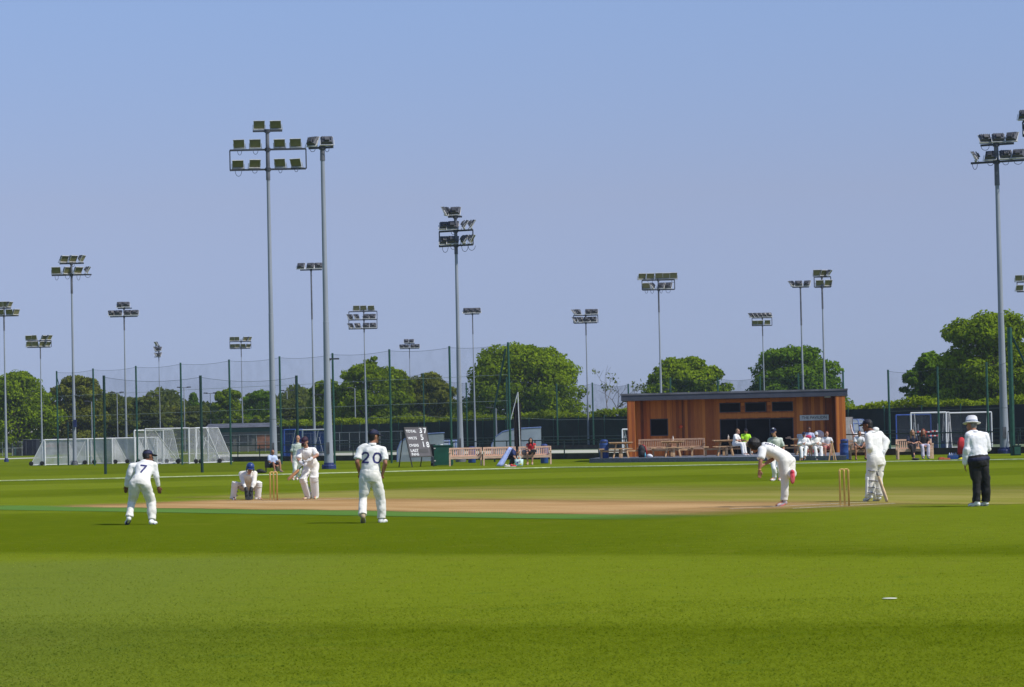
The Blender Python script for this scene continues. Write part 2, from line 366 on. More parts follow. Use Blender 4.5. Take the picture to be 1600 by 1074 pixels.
TR = [ # label, cx, top, width, Y, leaf, n, lobes, low
 ('broad dark green tree cut by the left edge of the photo', 28, 577, 130, 330, 'oak', 6500, 22, .1),
 ('tall olive green tree behind the second and third floodlights from the left', 118, 585, 110, 335, 'olive', 6500, 20, .1),
 ('dark rounded tree right of the tall olive tree at far left', 172, 612, 90, 350, 'dusk', 4500, 16, .08),
 ('shadowy bushy tree behind the large white football goals', 226, 618, 90, 360, 'dusk', 4500, 16, .05),
 ('low olive tree left of the dark cone shaped conifer', 272, 634, 80, 380, 'olive', 3500, 14, .05),
 ('small dark dome shaped conifer poking above the left treeline', 302, 610, 30, 400, 'deep', 2600, 10, .02),
 ('low grey green tree below the dark dome shaped conifer', 314, 632, 70, 370, 'dusk', 3500, 14, .05),
 ('bright green upright tree left of the tallest double floodlight', 356, 606, 60, 350, 'oak', 4200, 16, .1),
 ('dark wide tree directly behind the ten lamp floodlight', 405, 609, 74, 345, 'deep', 4500, 16, .08),
 ('low dim tree between the two tallest floodlights', 452, 622, 66, 350, 'dusk', 3500, 14, .08),
 ('sloping green tree behind the tall bare masted floodlight', 512, 592, 90, 320, 'oak', 5000, 16, .08),
 ('large leafy tree with one thin spray sticking up above its crown', 575, 566, 130, 310, 'oak', 8000, 26, .08),
 ('rounded light green tree right of the tree with the sticking up spray', 622, 576, 72, 318, 'fresh', 4500, 16, .15),
 ('dull olive tree behind the black scoreboard', 672, 580, 100, 320, 'olive', 5500, 20, .06),
 ('huge dome shaped bright green tree left of the timber pavilion', 812, 533, 200, 300, 'oak', 15000, 44, .06),
 ('dense round green tree above the left part of the pavilion roof', 1072, 556, 142, 290, 'oak', 9000, 30, .1),
 ('broad green tree above the right part of the pavilion roof', 1240, 538, 156, 295, 'deep', 9500, 30, .08),
 ('lower bushy tree at the left flank of the tallest right hand tree', 1452, 548, 96, 245, 'deep', 6000, 20, .05),
 ('tallest spreading green tree at the right edge behind the floodlight', 1545, 484, 180, 235, 'oak', 15000, 40, .06),
 ('leafy tree mostly cut off by the right edge of the photo', 1640, 492, 120, 240, 'fresh', 6000, 20, .06)]
for i, (lab, cx, ty, w, Y, lf, n, lb, low) in enumerate(TR):
    tree(lab, cx, ty, w, Y, lf, 40 + i, int(n * 2.5), int(lb * 1.8), low, size=.165 if Y > 280 else .15, wisp=3 if 'one thin spray' in lab else 0, group=TG)
# nearly bare tree left of the pavilion
P = G(948, 270); root = thing('bare_tree', 'thin nearly bare tree with a few leaf tufts left of the pavilion', 'tree', P)
rng = np.random.default_rng(3); m = MB(); tips = []
def branch(p, d, l, r, k):
    q = p + d * l; m.tube(p, q, r, r * .65, 5)
    if k == 0: tips.append(q); return
    for _ in range(2 if k < 3 else 3):
        e = (d + Vector(rng.normal(size=3)) * .42 + V(0, 0, .12)).normalized(); branch(q, e, l * (.68 + .15 * rng.random()), r * .62, k - 1)
branch(V(0, 0, -.1), V(0, 0, 1), 2.4, .10, 4); m.build('trunk', BARK, root)
C = np.array([t + V(*(rng.normal(size=3) * .25)) for t in tips[::3] for _ in range(14)]); Nn = rng.normal(size=C.shape); Nn /= np.linalg.norm(Nn, axis=1, keepdims=True)
leaf_mesh('crown', cards(C, Nn, .13, rng), LEAF['dusk'], root)
# windbreak screen fence with the hedge behind it
A, B = G(425, 302), G(1700, 181)
root = thing('windbreak_fence', 'long dark green windbreak screen on posts in front of the hedge', 'fence', A)
dv = B - A; L_ = dv.length; ang = math.atan2(dv.y, dv.x); nb = V(math.sin(ang), -math.cos(ang), 0)
m = MB(); K = 60
for i in range(K):
    p, q = dv * (i / K), dv * ((i + 1) / K); w = [.05 * math.sin(i * 2.1), .05 * math.sin((i + 1) * 2.1)]
    m.quad(p + nb * w[0], q + nb * w[1], q + nb * w[1] + V(0, 0, 2.65), p + nb * w[0] + V(0, 0, 2.65))
m.build('screen', M('windbreak_mesh', (.011, .020, .017), .9, .35, .35), root)
for i in range(0, 31):
    p = dv * (i / 30) + nb * .12; MB().tube(p, p + V(0, 0, 2.8), .04, .04, 6).build('post', M('post_green', (.02, .085, .06), .5), root)
h = thing('hedge', 'long clipped light green hedge top showing above the dark windbreak screen', 'hedge', A)
n = 26000; t = rng.random(n); C = np.stack([dv.x * t, dv.y * t, np.zeros(n)], 1); off = -.25 - 1.5 * rng.random(n)
C[:, 0] += nb.x * off; C[:, 1] += nb.y * off
ht = 3.05 + .18 * np.sin(t * 61) + .12 * np.sin(t * 170 + 1); C[:, 2] = ht - rng.random(n) ** 2 * 1.2 + rng.normal(size=n) * .08
Nn = rng.normal(size=(n, 3)) * .6 + np.array([0, -.3, .8]); Nn /= np.linalg.norm(Nn, axis=1, keepdims=True)
leaf_mesh('foliage', cards(C, Nn, .14, rng), LEAF['fresh'], h)
m = MB(); o_ = -nb; m.loft([(dv * 0 + o_ * 1.0 + V(0, 0, 1.35), nb * .6, V(0, 0, 1.4)), (dv + o_ * 1.0 + V(0, 0, 1.35), nb * .6, V(0, 0, 1.4))], 8); m.build('branches', BARK, h)
# yellow green hedge further left
A2, B2 = G(352, 330), G(436, 318); d2 = B2 - A2
h = thing('hedge', 'short yellow green hedge left of the ten lamp floodlight', 'hedge', A2); n = 2600; t = rng.random(n)
C = np.stack([d2.x * t, d2.y * t - 1.2 * rng.random(n), 3.75 + .3 * np.sin(t * 25) - 1.3 * rng.random(n) ** 1.5], 1)
Nn = rng.normal(size=(n, 3)) * .6 + np.array([0, -.3, .8]); Nn /= np.linalg.norm(Nn, axis=1, keepdims=True)
leaf_mesh('foliage', cards(C, Nn, .2, rng), LEAF['fresh'], h)
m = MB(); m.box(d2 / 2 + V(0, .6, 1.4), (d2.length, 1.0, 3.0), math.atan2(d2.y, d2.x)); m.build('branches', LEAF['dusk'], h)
# far wooded skyline seen as one mass, closing the gaps between the trees
for (x0, x1, Y, top) in ((-80, 700, 420, 7.5),):
    n = 26000; X = rng.random(n); tx = at(x0, 650, Y).x + X * (at(x1, 650, Y).x - at(x0, 650, Y).x)
    C = np.stack([tx, Y + rng.random(n) * 20, (rng.random(n) ** .7) * (top + 1.3 * np.sin(tx * .31) + .8 * np.sin(tx * .9))], 1)
    Nn = rng.normal(size=(n, 3)) + np.array([0, -.6, .5]); Nn /= np.linalg.norm(Nn, axis=1, keepdims=True)
    o = leaf_mesh('far_wood', cards(C, Nn, .4, rng), LEAF['dusk'], None)
    tag(o, 'dim far woodland filling the skyline behind the left trees', 'woodland', kind='stuff')
# ================================================================ floodlight masts
GALV = M('galvanised_steel', (.285, .315, .365), .65, .10, .8, stretch=(6, 6, .6), spec=.3); GALVD = M('weathered_steel', (.13, .135, .155), .6, .3, 1.5, metal=.2)
DARKM = M('dark_steel', (.045, .05, .06), .5, .2, 3); LAMPG = M('lamp_glass', (.185, .175, .075), .3, .15, 2, spec=.4)
LAMPB = M('lamp_body', (.08, .082, .095), .5, .2, 4); LAMPS = M('lamp_trim', (.55, .54, .52), .4, .1, 5); BLUE = M('paint_blue', (.02, .035, .13), .5, .2, 3)
CABLE = M('cable', (.03, .03, .035), .6)
def lamp_meshes():
    b = MB(); S = .30
    # shallow housing, deeper at the lower rear; glass faces -Y (then tilted by the placing matrix)
    b.add([(-S, -.06, -.23), (S, -.06, -.23), (S, -.06, .23), (-S, -.06, .23), (-S * .7, .12, -.19), (S * .7, .12, -.19), (S * .8, .05, .2), (-S * .8, .05, .2)],
          [(0, 4, 5, 1), (1, 5, 6, 2), (2, 6, 7, 3), (3, 7, 4, 0), (4, 7, 6, 5), (0, 1, 2, 3)])
    b.box((0, .16, -.05), (.22, .1, .2))
    for k in range(5): b.box((-.2 + .1 * k, .13, .03), (.012, .06, .22))
    body = b.build('tmp', LAMPB).data
    g = MB(); g.box((0, -.066, .0), (.53, .012, .38)); glass = g.build('tmp', LAMPG).data
    r = MB()
    for s in (-1, 1): r.box((s * .29, -.07, 0), (.025, .035, .47)); r.tube((s * .33, 0, 0), (s * .33, .03, -.34), .016, .016, 5)
    r.box((0, -.085, -.235), (.62, .10, .05)); r.box((0, -.075, .235), (.62, .05, .03)); r.tube((-.33, .03, -.34), (.33, .03, -.34), .016, .016, 5)
    trim = r.build('tmp', LAMPS).data
    for o in [o for o in scene.objects if o.name.startswith('tmp')]: bpy.data.objects.remove(o)
    body.name, glass.name, trim.name = 'floodlight', 'glass', 'trim'
    return body, glass, trim
LB, LG, LT = lamp_meshes()
KW = {'f': (0, 24), 'b': (180, 34)}
def mast(label, bx, by, tx, ty, r, rows, frame=(), flange=None, cables=False, armlamp=None, box=None, dark=.16):
    P = gnd(bx, by); Y = P.y; s = ppm(Y); zt = at(tx, ty, Y).z
    root = thing('floodlight_mast', label, 'floodlight', P, 'floodlight masts around the sports ground')
    zd = zt * (1 - dark)
    m = MB(); m.tube((0, 0, 0), (0, 0, zt * .2), r, r * .76, 14); m.tube((0, 0, zt * .2), (0, 0, zt * .45), r * .76, r * .60, 14); m.tube((0, 0, zt * .45), (0, 0, zd), r * .57, r * .42, 14)
    m.lathe((0, 0, zt * .45), [(r * .60, -.02), (r * .635, 0), (r * .58, .04)], 14); m.build('pole', GALV, root, True)
    MB().tube((0, 0, zd), (0, 0, zt - .02), r * .54, r * .46, 12).build('head_pole', GALVD, root, True)
    m = MB(); m.lathe((0, 0, 0), [(r * 1.5, 0), (r * 1.5, .16), (r * 1.42, .19), (r * 1.1, .20), (r * 1.03, .3)], 16)
    for k in range(8): m.tube((r * 1.3 * math.cos(k * .785), r * 1.3 * math.sin(k * .785), .1), (r * 1.3 * math.cos(k * .785), r * 1.3 * math.sin(k * .785), .22), .03, .03, 6)
    m.build('base_flange', flange or GALVD, root)
    if r > .18: m = MB(); m.box((-.02, -r * .93, 1.0), (r * .7, .05, .55)); m.box((r * .15, -r * .93 - .03, 1.0), (.03, .02, .05)); m.build('access_hatch', GALVD, root)
    ends = []
    for yb, xl, xr, lamps, *yw in rows:
        ya = math.tan(R(yw[0])) if yw else 0
        xc = at(bx, by, Y).x
        mid = (xl + xr) / 2; zb = at(mid, yb, Y).z
        ox = lambda q: at(q, yb, Y).x - P.x
        dep = lambda x: -x * ya
        a, c = V(ox(xl), dep(ox(xl)), zb), V(ox(xr), dep(ox(xr)), zb)
        # keep the bar clamped to the pole
        m = MB(); w = .075 + r * .10; bd = (c - a); m.box((a + c) / 2, (bd.length, w, w), math.atan2(bd.y, bd.x)); m.tube((0, 0, zb - .09), (0, 0, zb + .09), r * .72, r * .72, 10)
        if not (a.x - .1 < 0 < c.x + .1):
            e = c if c.x < 0 else a; m.tube((0, 0, zb), e, w * .5, w * .5, 6)
        m.build('crossbar', DARKM, root); ends.append((a, c))
        for q, k in lamps:
            yaw, pit = KW[k] if k in KW else (k, 30); yaw += random.uniform(-9, 9); pit += random.uniform(-6, 6)
            x = ox(q); M4 = Matrix.Translation((x, dep(x), zb + .35)) @ Matrix.Rotation(R(yaw), 4, 'Z') @ Matrix.Rotation(R(pit), 4, 'X')
            f = inst(LB, 'floodlight', root, M4); inst(LG, 'glass', f, Matrix()); inst(LT, 'trim', f, Matrix())
            if cables and (yb == rows[-1][0] or random.random() < .25): cw_, cd_ = random.uniform(.08, .2), random.uniform(.12, .32); MB().path([V(cw_ * math.cos(t) + x + .1 * (cd_ - .2), dep(x) + .1, zb - .04 - cd_ * math.sin(t)) for t in (0, .5, 1, 1.57, 2.1, 2.6, 3.14)], .013, 5).build('cable', CABLE, root)
    for i, j in frame:
        m = MB()
        for e in (0, 1): m.tube(ends[i][e], (ends[i][e].x, ends[i][e].y, ends[j][e].z), .035, .035, 6)
        m.build('side_bar', DARKM, root)
    if armlamp:
        x, y = armlamp; q = at(x, y, Y) - P; m = MB(); m.tube((0, 0, q.z - .12), (q.x * .6, 0, q.z), .03, .03, 6); m.box((q.x, 0, q.z + .03), (.55, .16, .07)); m.build('path_light', DARKM, root)
    if box:
        q = at(*box, Y) - P; MB().box((q.x, -r - .05, q.z), (.2, .14, .5)).build('control_box', BLUE, root)
    return root
mast('six lamp floodlight cut by the left edge with a blue base', 10, 722, 5, 478, .13, [(482, -4, 17, [(0, 'f'), (9, 'f'), (15, 70)]), (494, -8, 29, [(1, 'f'), (15, 'f'), (25, 60)])], flange=BLUE)
mast('eight lamp boxed floodlight standing behind the left end of the goals', 66, 717, 61, 531, .11, [(533, 43, 80, [(45, 'f'), (53, 'f'), (69, 50), (77, 60)]), (543, 43, 79, [(46, 'f'), (55, 'f'), (66, 40), (75, 60)])], [(0, 1)])
mast('tall floodlight with a three lamp top bar over four splayed lamps at left', 117, 727, 111, 408, .15, [(412, 93, 131, [(100, 55), (114, 55), (128, 75)]), (430, 81, 143, [(88, 'f'), (105, 45), (122, 40), (137, 100)])], armlamp=(124, 619), box=(118, 662), cables=True)
mast('floodlight with two lamps over four dark lamps left of the big white goal', 198, 718, 193, 478, .12, [(482, 184, 206, [(188, 'b'), (197, 'b')]), (495, 172, 215, [(175, -160), (185, 'b'), (200, 'b'), (211, 'b')])], armlamp=(191, 637))
mast('narrow floodlight seen edge on with lamps stacked to one side', 251, 707, 246, 538, .10, [(541, 242, 250, [(244, -70)]), (549, 242, 250, [(243, -110), (249, 160)]), (558, 241, 251, [(243, -90), (249, 150)])])
mast('eight lamp floodlight left of the tallest mast with yellowish lamps', 380, 705, 375, 530, .11, [(534, 359, 392, [(363, 'f'), (370, 'f'), (383, 50), (390, 60)]), (545, 360, 391, [(364, 'f'), (371, 'f'), (380, 'f'), (388, 40)])], [(0, 1)])
mast('tallest floodlight, ten large yellowish lamps in a rectangular frame', 428, 729, 417, 203, .215, [(205, 395, 441, [(405, 'f'), (431, 'f')]), (234, 359, 478, [(374, 'f'), (399, 'f'), (437, 'f'), (462, 'f')]), (265, 359, 478, [(372, 12), (398, 12), (438, -12), (463, -12)])], [(1, 2)], flange=GALVD, cables=True, dark=.15)
mast('tall floodlight with a single bar of two dark lamps beside the tallest mast', 514, 733, 499, 226, .23, [(231, 482, 521, [(488, 150), (511, 'b')], 15)], flange=BLUE, armlamp=(521, 562), dark=.05, cables=True)
mast('single bar three lamp floodlight just left of the two lamp mast', 492, 714, 485, 420, .125, [(422, 469, 503, [(470, 170), (485, 175), (498, 'b')])], armlamp=(498, 617), dark=.27)
mast('eleven lamp floodlight with a tall two storey frame behind the player in shirt 20', 573, 706, 567, 484, .12, [(487, 545, 589, [(557, 'f'), (568, 'f'), (580, 'f')]), (500, 545, 589, [(547, -120), (557, -130), (572, 'b'), (582, 'b')]), (514, 545, 589, [(548, -130), (559, -150), (572, 'b'), (583, 'b')])], [(0, 1), (1, 2)])
mast('small far floodlight with two lamps over four above the scoreboard', 643, 698, 638, 534, .095, [(537, 632, 648, [(635, 'b'), (643, 'b')]), (545, 625, 655, [(628, 'b'), (635, 'b'), (645, 'b'), (652, 'b')])])
mast('tall floodlight with splayed dark lamps rising behind the teak benches', 720, 722, 707, 336, .19, [(339, 700, 722, [(697, -100), (711, 170)]), (361, 686, 739, [(695, 'b'), (708, 160), (727, 100), (738, 85)], 25), (384, 686, 739, [(695, 'b'), (708, 165), (726, 100), (737, 85)], 25)], [(1, 2)], cables=True)
mast('slim three lamp floodlight in front of the huge dome shaped tree', 743, 704, 737, 488, .10, [(491, 726, 749, [(729, 'b'), (737, 'b'), (746, 'b')])])
mast('eight dark lamp floodlight right of the huge dome shaped tree', 920, 700, 913, 491, .115, [(493, 896, 934, [(896, -100), (903, -140), (920, 'b'), (929, 'b')]), (505, 897, 933, [(898, -110), (907, -150), (917, 165), (927, 'b')])], [(0, 1)], flange=BLUE)
mast('floodlight with five yellowish lamps in its top row above the pavilion roof', 1035, 701.5, 1029, 435, .13, [(438, 1003, 1054, [(1003, 20), (1016, 15), (1030, 'f'), (1041, 'f'), (1052, 'f')]), (453, 1004, 1054, [(1010, 'f'), (1019, -110), (1033, 150), (1044, 160)])], [(0, 1)], armlamp=(1044, 609), cables=True, dark=.2)
mast('boxed floodlight of eight small lamps above the right half of the pavilion', 1196, 689, 1190, 494, .12, [(497, 1175, 1206, [(1174, -140), (1181, -150), (1188, -150), (1195, -160), (1202, -160)]), (509, 1175, 1206, [(1180, 'f'), (1188, 'f'), (1199, 'f')])], [(0, 1)])
mast('three lamp floodlight left of its taller boxed neighbour', 1257, 694, 1249, 447, .14, [(449, 1238, 1264, [(1237, -120), (1248, 170), (1261, 150)])], dark=.25)
mast('tall boxed five lamp floodlight right of the three lamp one', 1291, 695.5, 1285, 430, .14, [(433, 1272, 1298, [(1277, 'f'), (1287, 40), (1296, 70)]), (449, 1273, 1298, [(1281, 'f'), (1294, 15)])], [(0, 1)], dark=.2)
mast('large seven lamp floodlight near the right edge with a blue collar at its foot', 1570, 709, 1557, 222, .23, [(226, 1534, 1582, [(1541, 'b'), (1560, 175), (1579, 150)], 25), (253, 1520, 1597, [(1526, -100), (1549, 160), (1571, 'b'), (1589, 150)], 25)], [(0, 0)], flange=BLUE, cables=True, dark=.14)
mast('floodlight half cut by the right edge behind the tallest tree', 1611, 687, 1604, 438, .13, [(441, 1589, 1620, [(1592, 'f'), (1604, 'f'), (1616, 'f')]), (456, 1589, 1620, [(1593, 'f'), (1612, 'f')])], [(0, 1)])
mast('floodlight outside the frame whose lamp just shows at the top right corner', 1640, 711, 1626, 186, .23, [(190, 1598, 1652, [(1602, 150), (1626, 'b'), (1648, 'b')]), (212, 1598, 1652, [(1610, 'b'), (1640, 'b')])], [(0, 1)], flange=BLUE)
# small path lamps far away
def street_lamp(label, x, yt, Y, heads=2):
    P = G(x, Y); P.x = at(x, 690, Y).x; z = at(x, yt, Y).z
    root = thing('street_lamp', label, 'lamp post', P, 'small lamp posts among the far trees')
    MB().tube((0, 0, 0), (0, 0, z), .085, .055, 8).build('post', GALV, root)
    m = MB()
    if heads == 1: m.tube((0, 0, z - .03), (-.45, 0, z + .08), .035, .035, 6); m.box((-.62, 0, z + .09), (.5, .2, .1))
    else: m.tube((-.55, 0, z), (.55, 0, z), .035, .035, 6); m.box((-.6, 0, z + .06), (.5, .3, .13)); m.box((.6, 0, z + .06), (.5, .3, .13))
    m.build('lamp_head', LAMPB, root)
for q in ((144, 628, 330, 1, 'far lamp post between the net posts behind the white goals'), (184, 614, 340, 2, 'far lamp post just left of the two over four lamp mast'), (239, 619, 360, 2, 'far twin headed lamp post above the big white goal'),
          (289, 606, 340, 2, 'far twin headed lamp post left of the dark conifer'), (330, 615, 350, 2, 'far twin headed lamp post right of the dark conifer'), (450, 611, 350, 2, 'far twin headed lamp post between the two tallest masts'),
          (556, 607, 300, 1, 'far single arm lamp post left of the eleven lamp floodlight'), (69, 628, 330, 1, 'far lamp post hugging the boxed floodlight at left'), (776, 638, 250, 1, 'short far lamp post behind the twin leg of the net mast'), (1437, 634, 240, 1, 'grey lamp post behind the white hockey goal'), (1443, 634, 262, 1, 'second thin grey lamp post behind the white hockey goal')):
    street_lamp(q[4], q[0], q[1], q[2], q[3])

# ================================================================ ball stop nets
PG = M('post_green', (.014, .065, .046), .5); PGD = M('post_dark_green', (.009, .038, .030), .5, .2, 3)
NETG = net_mat('stop_net', (.02, .035, .035), .10); NETD = net_mat('stop_net_dense', (.01, .035, .025), .24); ROPE = M('net_rope', (.06, .08, .075), .8); WIRE = M('net_wire', (.35, .40, .36), .6)
def netfence(label, posts, r, net, sag=.25, ropes=(), rope_r=.008, mat=PG, extra=None, tops=None, rope_mat=None, fill=True):
    P0 = posts[0][0]; root = thing('net_fence', label, 'net', P0)
    for p, h in posts:
        a = p - P0; MB().tube(a, a + V(0, 0, h), r, r * .95, 8).build('post', mat, root, True)
    m = MB(); rp = MB(); wr = {f: MB() for f in ropes}; K = 8
    for (p, h), (q, g) in zip(posts[:-1], posts[1:]):
        a, c = p - P0, q - P0; prev = None
        for i in range(K + 1):
            t = i / K; w = a.lerp(c, t); zc = (h + (g - h) * t) - .08; z = zc - sag * 4 * t * (1 - t)
            cur = (w, z, zc)
            if prev:
                if fill: m.quad(prev[0], w, w + V(0, 0, z), prev[0] + V(0, 0, prev[1]))
                rp.tube(prev[0] + V(0, 0, prev[1]), w + V(0, 0, z), rope_r, rope_r, 5, False)
                for f in ropes: wr[f].tube(prev[0] + V(0, -.01, prev[2] * f), w + V(0, -.01, zc * f), rope_r * 1.3, rope_r * 1.3, 5, False)
            prev = cur
    if m.v: m.build('netting', net, root)
    rp.build('top_rope', ROPE, root)
    for x in wr.values(): x.build('cross_rope', rope_mat or ROPE, root)
    if extra: extra(root)
    return root
def pst(x, yt, yb):
    p = gnd(x, yb); return (p, at(x - (yb - yt) * .0227, yt, p.y).z)
def brace(x0, y0, x1, y1, Y, r, P0, m):
    m.tube(at(x0, y0, Y) - P0, at(x1, y1, Y) - P0, r, r, 6)
netfence('near row of three dark green posts with faint netting behind the slip fielder', [pst(165, 587, 741), pst(316, 587, 738.5), pst(466, 587, 735)], .068, NETG, .2, (.55,), mat=PGD)
B_ = [(91, 580, 727.5), (148, 576, 727.3), (215, 572, 726.8), (285, 567, 726.6), (361, 562, 726), (440, 557, 725.5), (523, 552, 725), (612, 546, 724), (706, 541, 723.2), (798, 535, 722.6)]
def exB(root):
    P0 = root.location; m = MB(); p = gnd(91, 727.5)
    brace(89, 590, 107, 652, p.y, .03, P0, m); q = gnd(107, 727.3) - P0; m.tube(q, q + V(0, 0, 2.9), .055, .055, 8)
    p = gnd(798, 722.6); brace(790, 545, 772, 640, p.y, .05, P0, m); brace(772, 640, 773, 722, p.y, .05, P0, m)
    m.build('brace', PGD, root)
netfence('long row of tall green posts carrying a see through ball stop net', [pst(*q) for q in B_], .06, NETG, .11, (.52, .74), rope_mat=WIRE, extra=exB)
D_ = [(571, 590), (660, 583), (727, 598), (790, 590), (868, 600), (924, 598), (980, 600), (1046, 590), (1120, 590), (1186, 588), (1246, 584), (1316, 580)]
def scr(x):
    k = (x - 800) / F; return (300 - 48.9) / (1 + 1.895 * k) - 4
netfence('far row of tall green net posts along the windbreak behind the pavilion', [(G(x, scr(x)), at(x, y, scr(x)).z) for x, y in D_], .07, NETD, .2, (.45,), rope_mat=WIRE)
C_ = [(1391, 578, 706), (1468, 573, 706.5), (1545, 566, 708)]
def exC(root):
    P0 = root.location; m = MB(); p = gnd(1583, 712); a = p - P0; z = at(1578, 512, p.y).z
    m.tube(a, a + V(0, 0, z), .12, .11, 8); m.tube(a + V(.05, 0, z - .3), a + V(1.6, .2, 0.05) + V(.9, 0, 0), .05, .05, 6); m.build('corner_post', PG, root)
netfence('right hand net with tall green posts and a braced corner post', [pst(*q) for q in C_] + [(gnd(1583, 712), at(1578, 560, gnd(1583, 712).y).z)], .06, NETG, .15, (.5,), extra=exC)
# folded practice net hanging on a white pole
P = gnd(808, 719); root = thing('folded_net', 'dark practice net bunched on a thin pole behind the benches', 'net', P)
s = 1 / ppm(P.y); m = MB(); rng = np.random.default_rng(5)
for k in range(13):
    x = -.10 + .33 * k / 12 + rng.normal() * .01; m.tube((x, rng.normal() * .06, .05), (x + rng.normal() * .015, rng.normal() * .05, 3.15), .022, .03, 6)
m.build('netting', M('net_black', (.03, .027, .03), .9, .5, 5), root)
m = MB(); q = at(811, 613, P.y) - P; m.tube((.18, -.1, 0), (.12, -.1, q.z), .03, .03, 8); e = at(798, 656, P.y) - P; m.tube((.12, -.1, q.z), (e.x, -.1, e.z), .022, .022, 8); m.build('pole', M('white_steel', (.6, .62, .64), .4), root)

# ================================================================ rail with kick board along the artificial turf
RAIL = M('rail_dark_green', (.012, .03, .026), .5); KICK = M('kick_board', (.05, .045, .032), .9, .35, 1.2)
def railing(label, pts, n):
    P0 = pts[0]; root = thing('spectator_rail', label, 'railing', P0); L = [(b_ - a).length for a, b_ in zip(pts[:-1], pts[1:])]; T = sum(L)
    def at_t(d):
        for a, b_, l in zip(pts[:-1], pts[1:], L):
            if d <= l + 1e-6: return a.lerp(b_, d / l) - P0
            d -= l
        return pts[-1] - P0
    for i in range(n + 1):
        p = at_t(T * i / n); MB().tube(p, p + V(0, 0, 1.08), .035, .035, 6).build('post', RAIL, root)
    m = MB(); k = MB()
    for a, b_ in zip(pts[:-1], pts[1:]):
        a, b_ = a - P0, b_ - P0; m.tube(a + V(0, 0, 1.05), b_ + V(0, 0, 1.05), .03, .03, 6); m.tube(a + V(0, 0, .55), b_ + V(0, 0, .55), .02, .02, 6)
        k.box((a + b_) / 2 + V(0, .05, .16), ((b_ - a).length, .05, .32), math.atan2((b_ - a).y, (b_ - a).x))
    m.build('rail', RAIL, root); k.build('kick_board', KICK, root)
railing('dark low rail with kick board along the edge of the artificial turf', [G(335, 185), G(590, 168), G(905, 149.5), G(1440, 134.3), G(1760, 127)], 26)
railing('far pale rail on the other side of the artificial turf', [G(470, 284), G(900, 231), G(1450, 189), G(1760, 171)], 24)
def post_rail(label, pts, h, mat, n):
    root = thing('boundary_fence', label, 'fence', pts[0]); d = pts[1] - pts[0]
    m = MB()
    for i in range(n + 1): p = d * (i / n); m.tube(p, p + V(0, 0, h), .04, .04, 5)
    for z in (h * .97, h * .55): m.tube(V(0, 0, z), d + V(0, 0, z), .03, .03, 5)
    m.build('fence_frame', mat, root); MB().quad(V(0, 0, 0), d, d + V(0, 0, h), V(0, 0, h)).build('mesh_panel', net_mat('fence_mesh', (.10, .12, .12), .25), root)
post_rail('grey mesh fence at far left beyond the first floodlight', [G(-60, 326), G(330, 332)], 1.7, M('fence_grey', (.28, .30, .30), .6), 26)
post_rail('grey mesh fence far behind the seated man', [G(345, 300), G(640, 262)], 1.9, M('fence_grey', (.28, .30, .30), .6), 20)
# ================================================================ goals and shelters
WHT = M('goal_white', (.74, .75, .76), .4, .06, 2); NETW = net_mat('goal_net_white', (.80, .80, .82), .58); NETW2 = net_mat('goal_net_thin', (.74, .75, .77), .28)
NETB = net_mat('goal_net_blue', (.03, .08, .28), .55); NETK = net_mat('goal_net_dark', (.10, .11, .13), .45); TYRE = M('rubber', (.02, .02, .022), .8); BLUEP = M('goal_blue', (.03, .08, .32), .5)
def goal(label, a, b_, h, dep, topdep, pr=.055, net=NETW, fr=WHT, wheels=0, group=None, board=None):
    """a, b_: feet of the front posts; dep: vector to the back bar"""
    root = thing('portable_goal', label, 'goal', a, group); d = b_ - a; td = dep.normalized() * topdep; U = V(0, 0, h)
    m = MB(); m.tube(V(0, 0, 0), U, pr, pr, 8); m.tube(d, d + U, pr, pr, 8); m.tube(U, d + U, pr, pr, 8); m.build('goal_frame', fr, root, True)
    m = MB(); q = pr * .7
    for o in (V(0, 0, 0), d):
        m.tube(o + V(0, 0, q), o + dep + V(0, 0, q), q, q, 6); m.tube(o + U, o + U + td, q * .8, q * .8, 6); m.tube(o + U + td, o + dep + V(0, 0, q), q * .8, q * .8, 6)
        m.tube(o + U * .05 + dep * .15, o + U * .75 + td * .7 + dep * .12, q * .5, q * .5, 5)
    m.tube(dep + V(0, 0, q), d + dep + V(0, 0, q), q, q, 6); m.tube(U + td, d + U + td, q * .5, q * .5, 6); m.build('stay', fr, root, True)
    n = MB(); T = U + td
    n.quad(dep, dep + d, d + T, T); n.quad(U, d + U, d + T, T)
    for o in (V(0, 0, 0), d): n.add([o, o + dep, o + T, o + U], [(0, 1, 2, 3)])
    n.build('net', net, root)
    for k in range(wheels):
        o = V(0, 0, 0) if k % 2 == 0 else d; c = o + dep * (.2 if k < 2 else .95) + V(0, -.08, .14); w = MB(); w.tube(c - V(0, .05, 0), c + V(0, .05, 0), .15, .15, 12); w.tube(c - V(0, .07, 0), c + V(0, .07, 0), .05, .05, 8); w.build('wheel', TYRE, root)
    if board: MB().box(dep * .5 + d * .5 + V(0, 0, .28) + dep * .45, (d.length, .03, .5), math.atan2(d.y, d.x)).build('backboard', board, root)
    return root
gw = 'white portable goals parked in a row at left'
g0 = gnd(90, 727)
for i, (x0, x1, lab) in enumerate(((67, 134, 'low white goal at the left end of the parked row'), (104, 172, 'second low white goal in the parked row, behind the dark net post'), (139, 208, 'third low white goal in the row, left of the bending fielder'), (176, 242, 'low white goal behind the fielder in shirt 7, right end of the row'))):
    Y = g0.y + i * .7; a, c = G(x0, Y), G(x1, Y); goal(lab, a, c, 1.72, V(-1.0 if i == 0 else .95, .9 if i else .1, 0), .25 if i else .1, .05, NETW, wheels=4, group=gw)
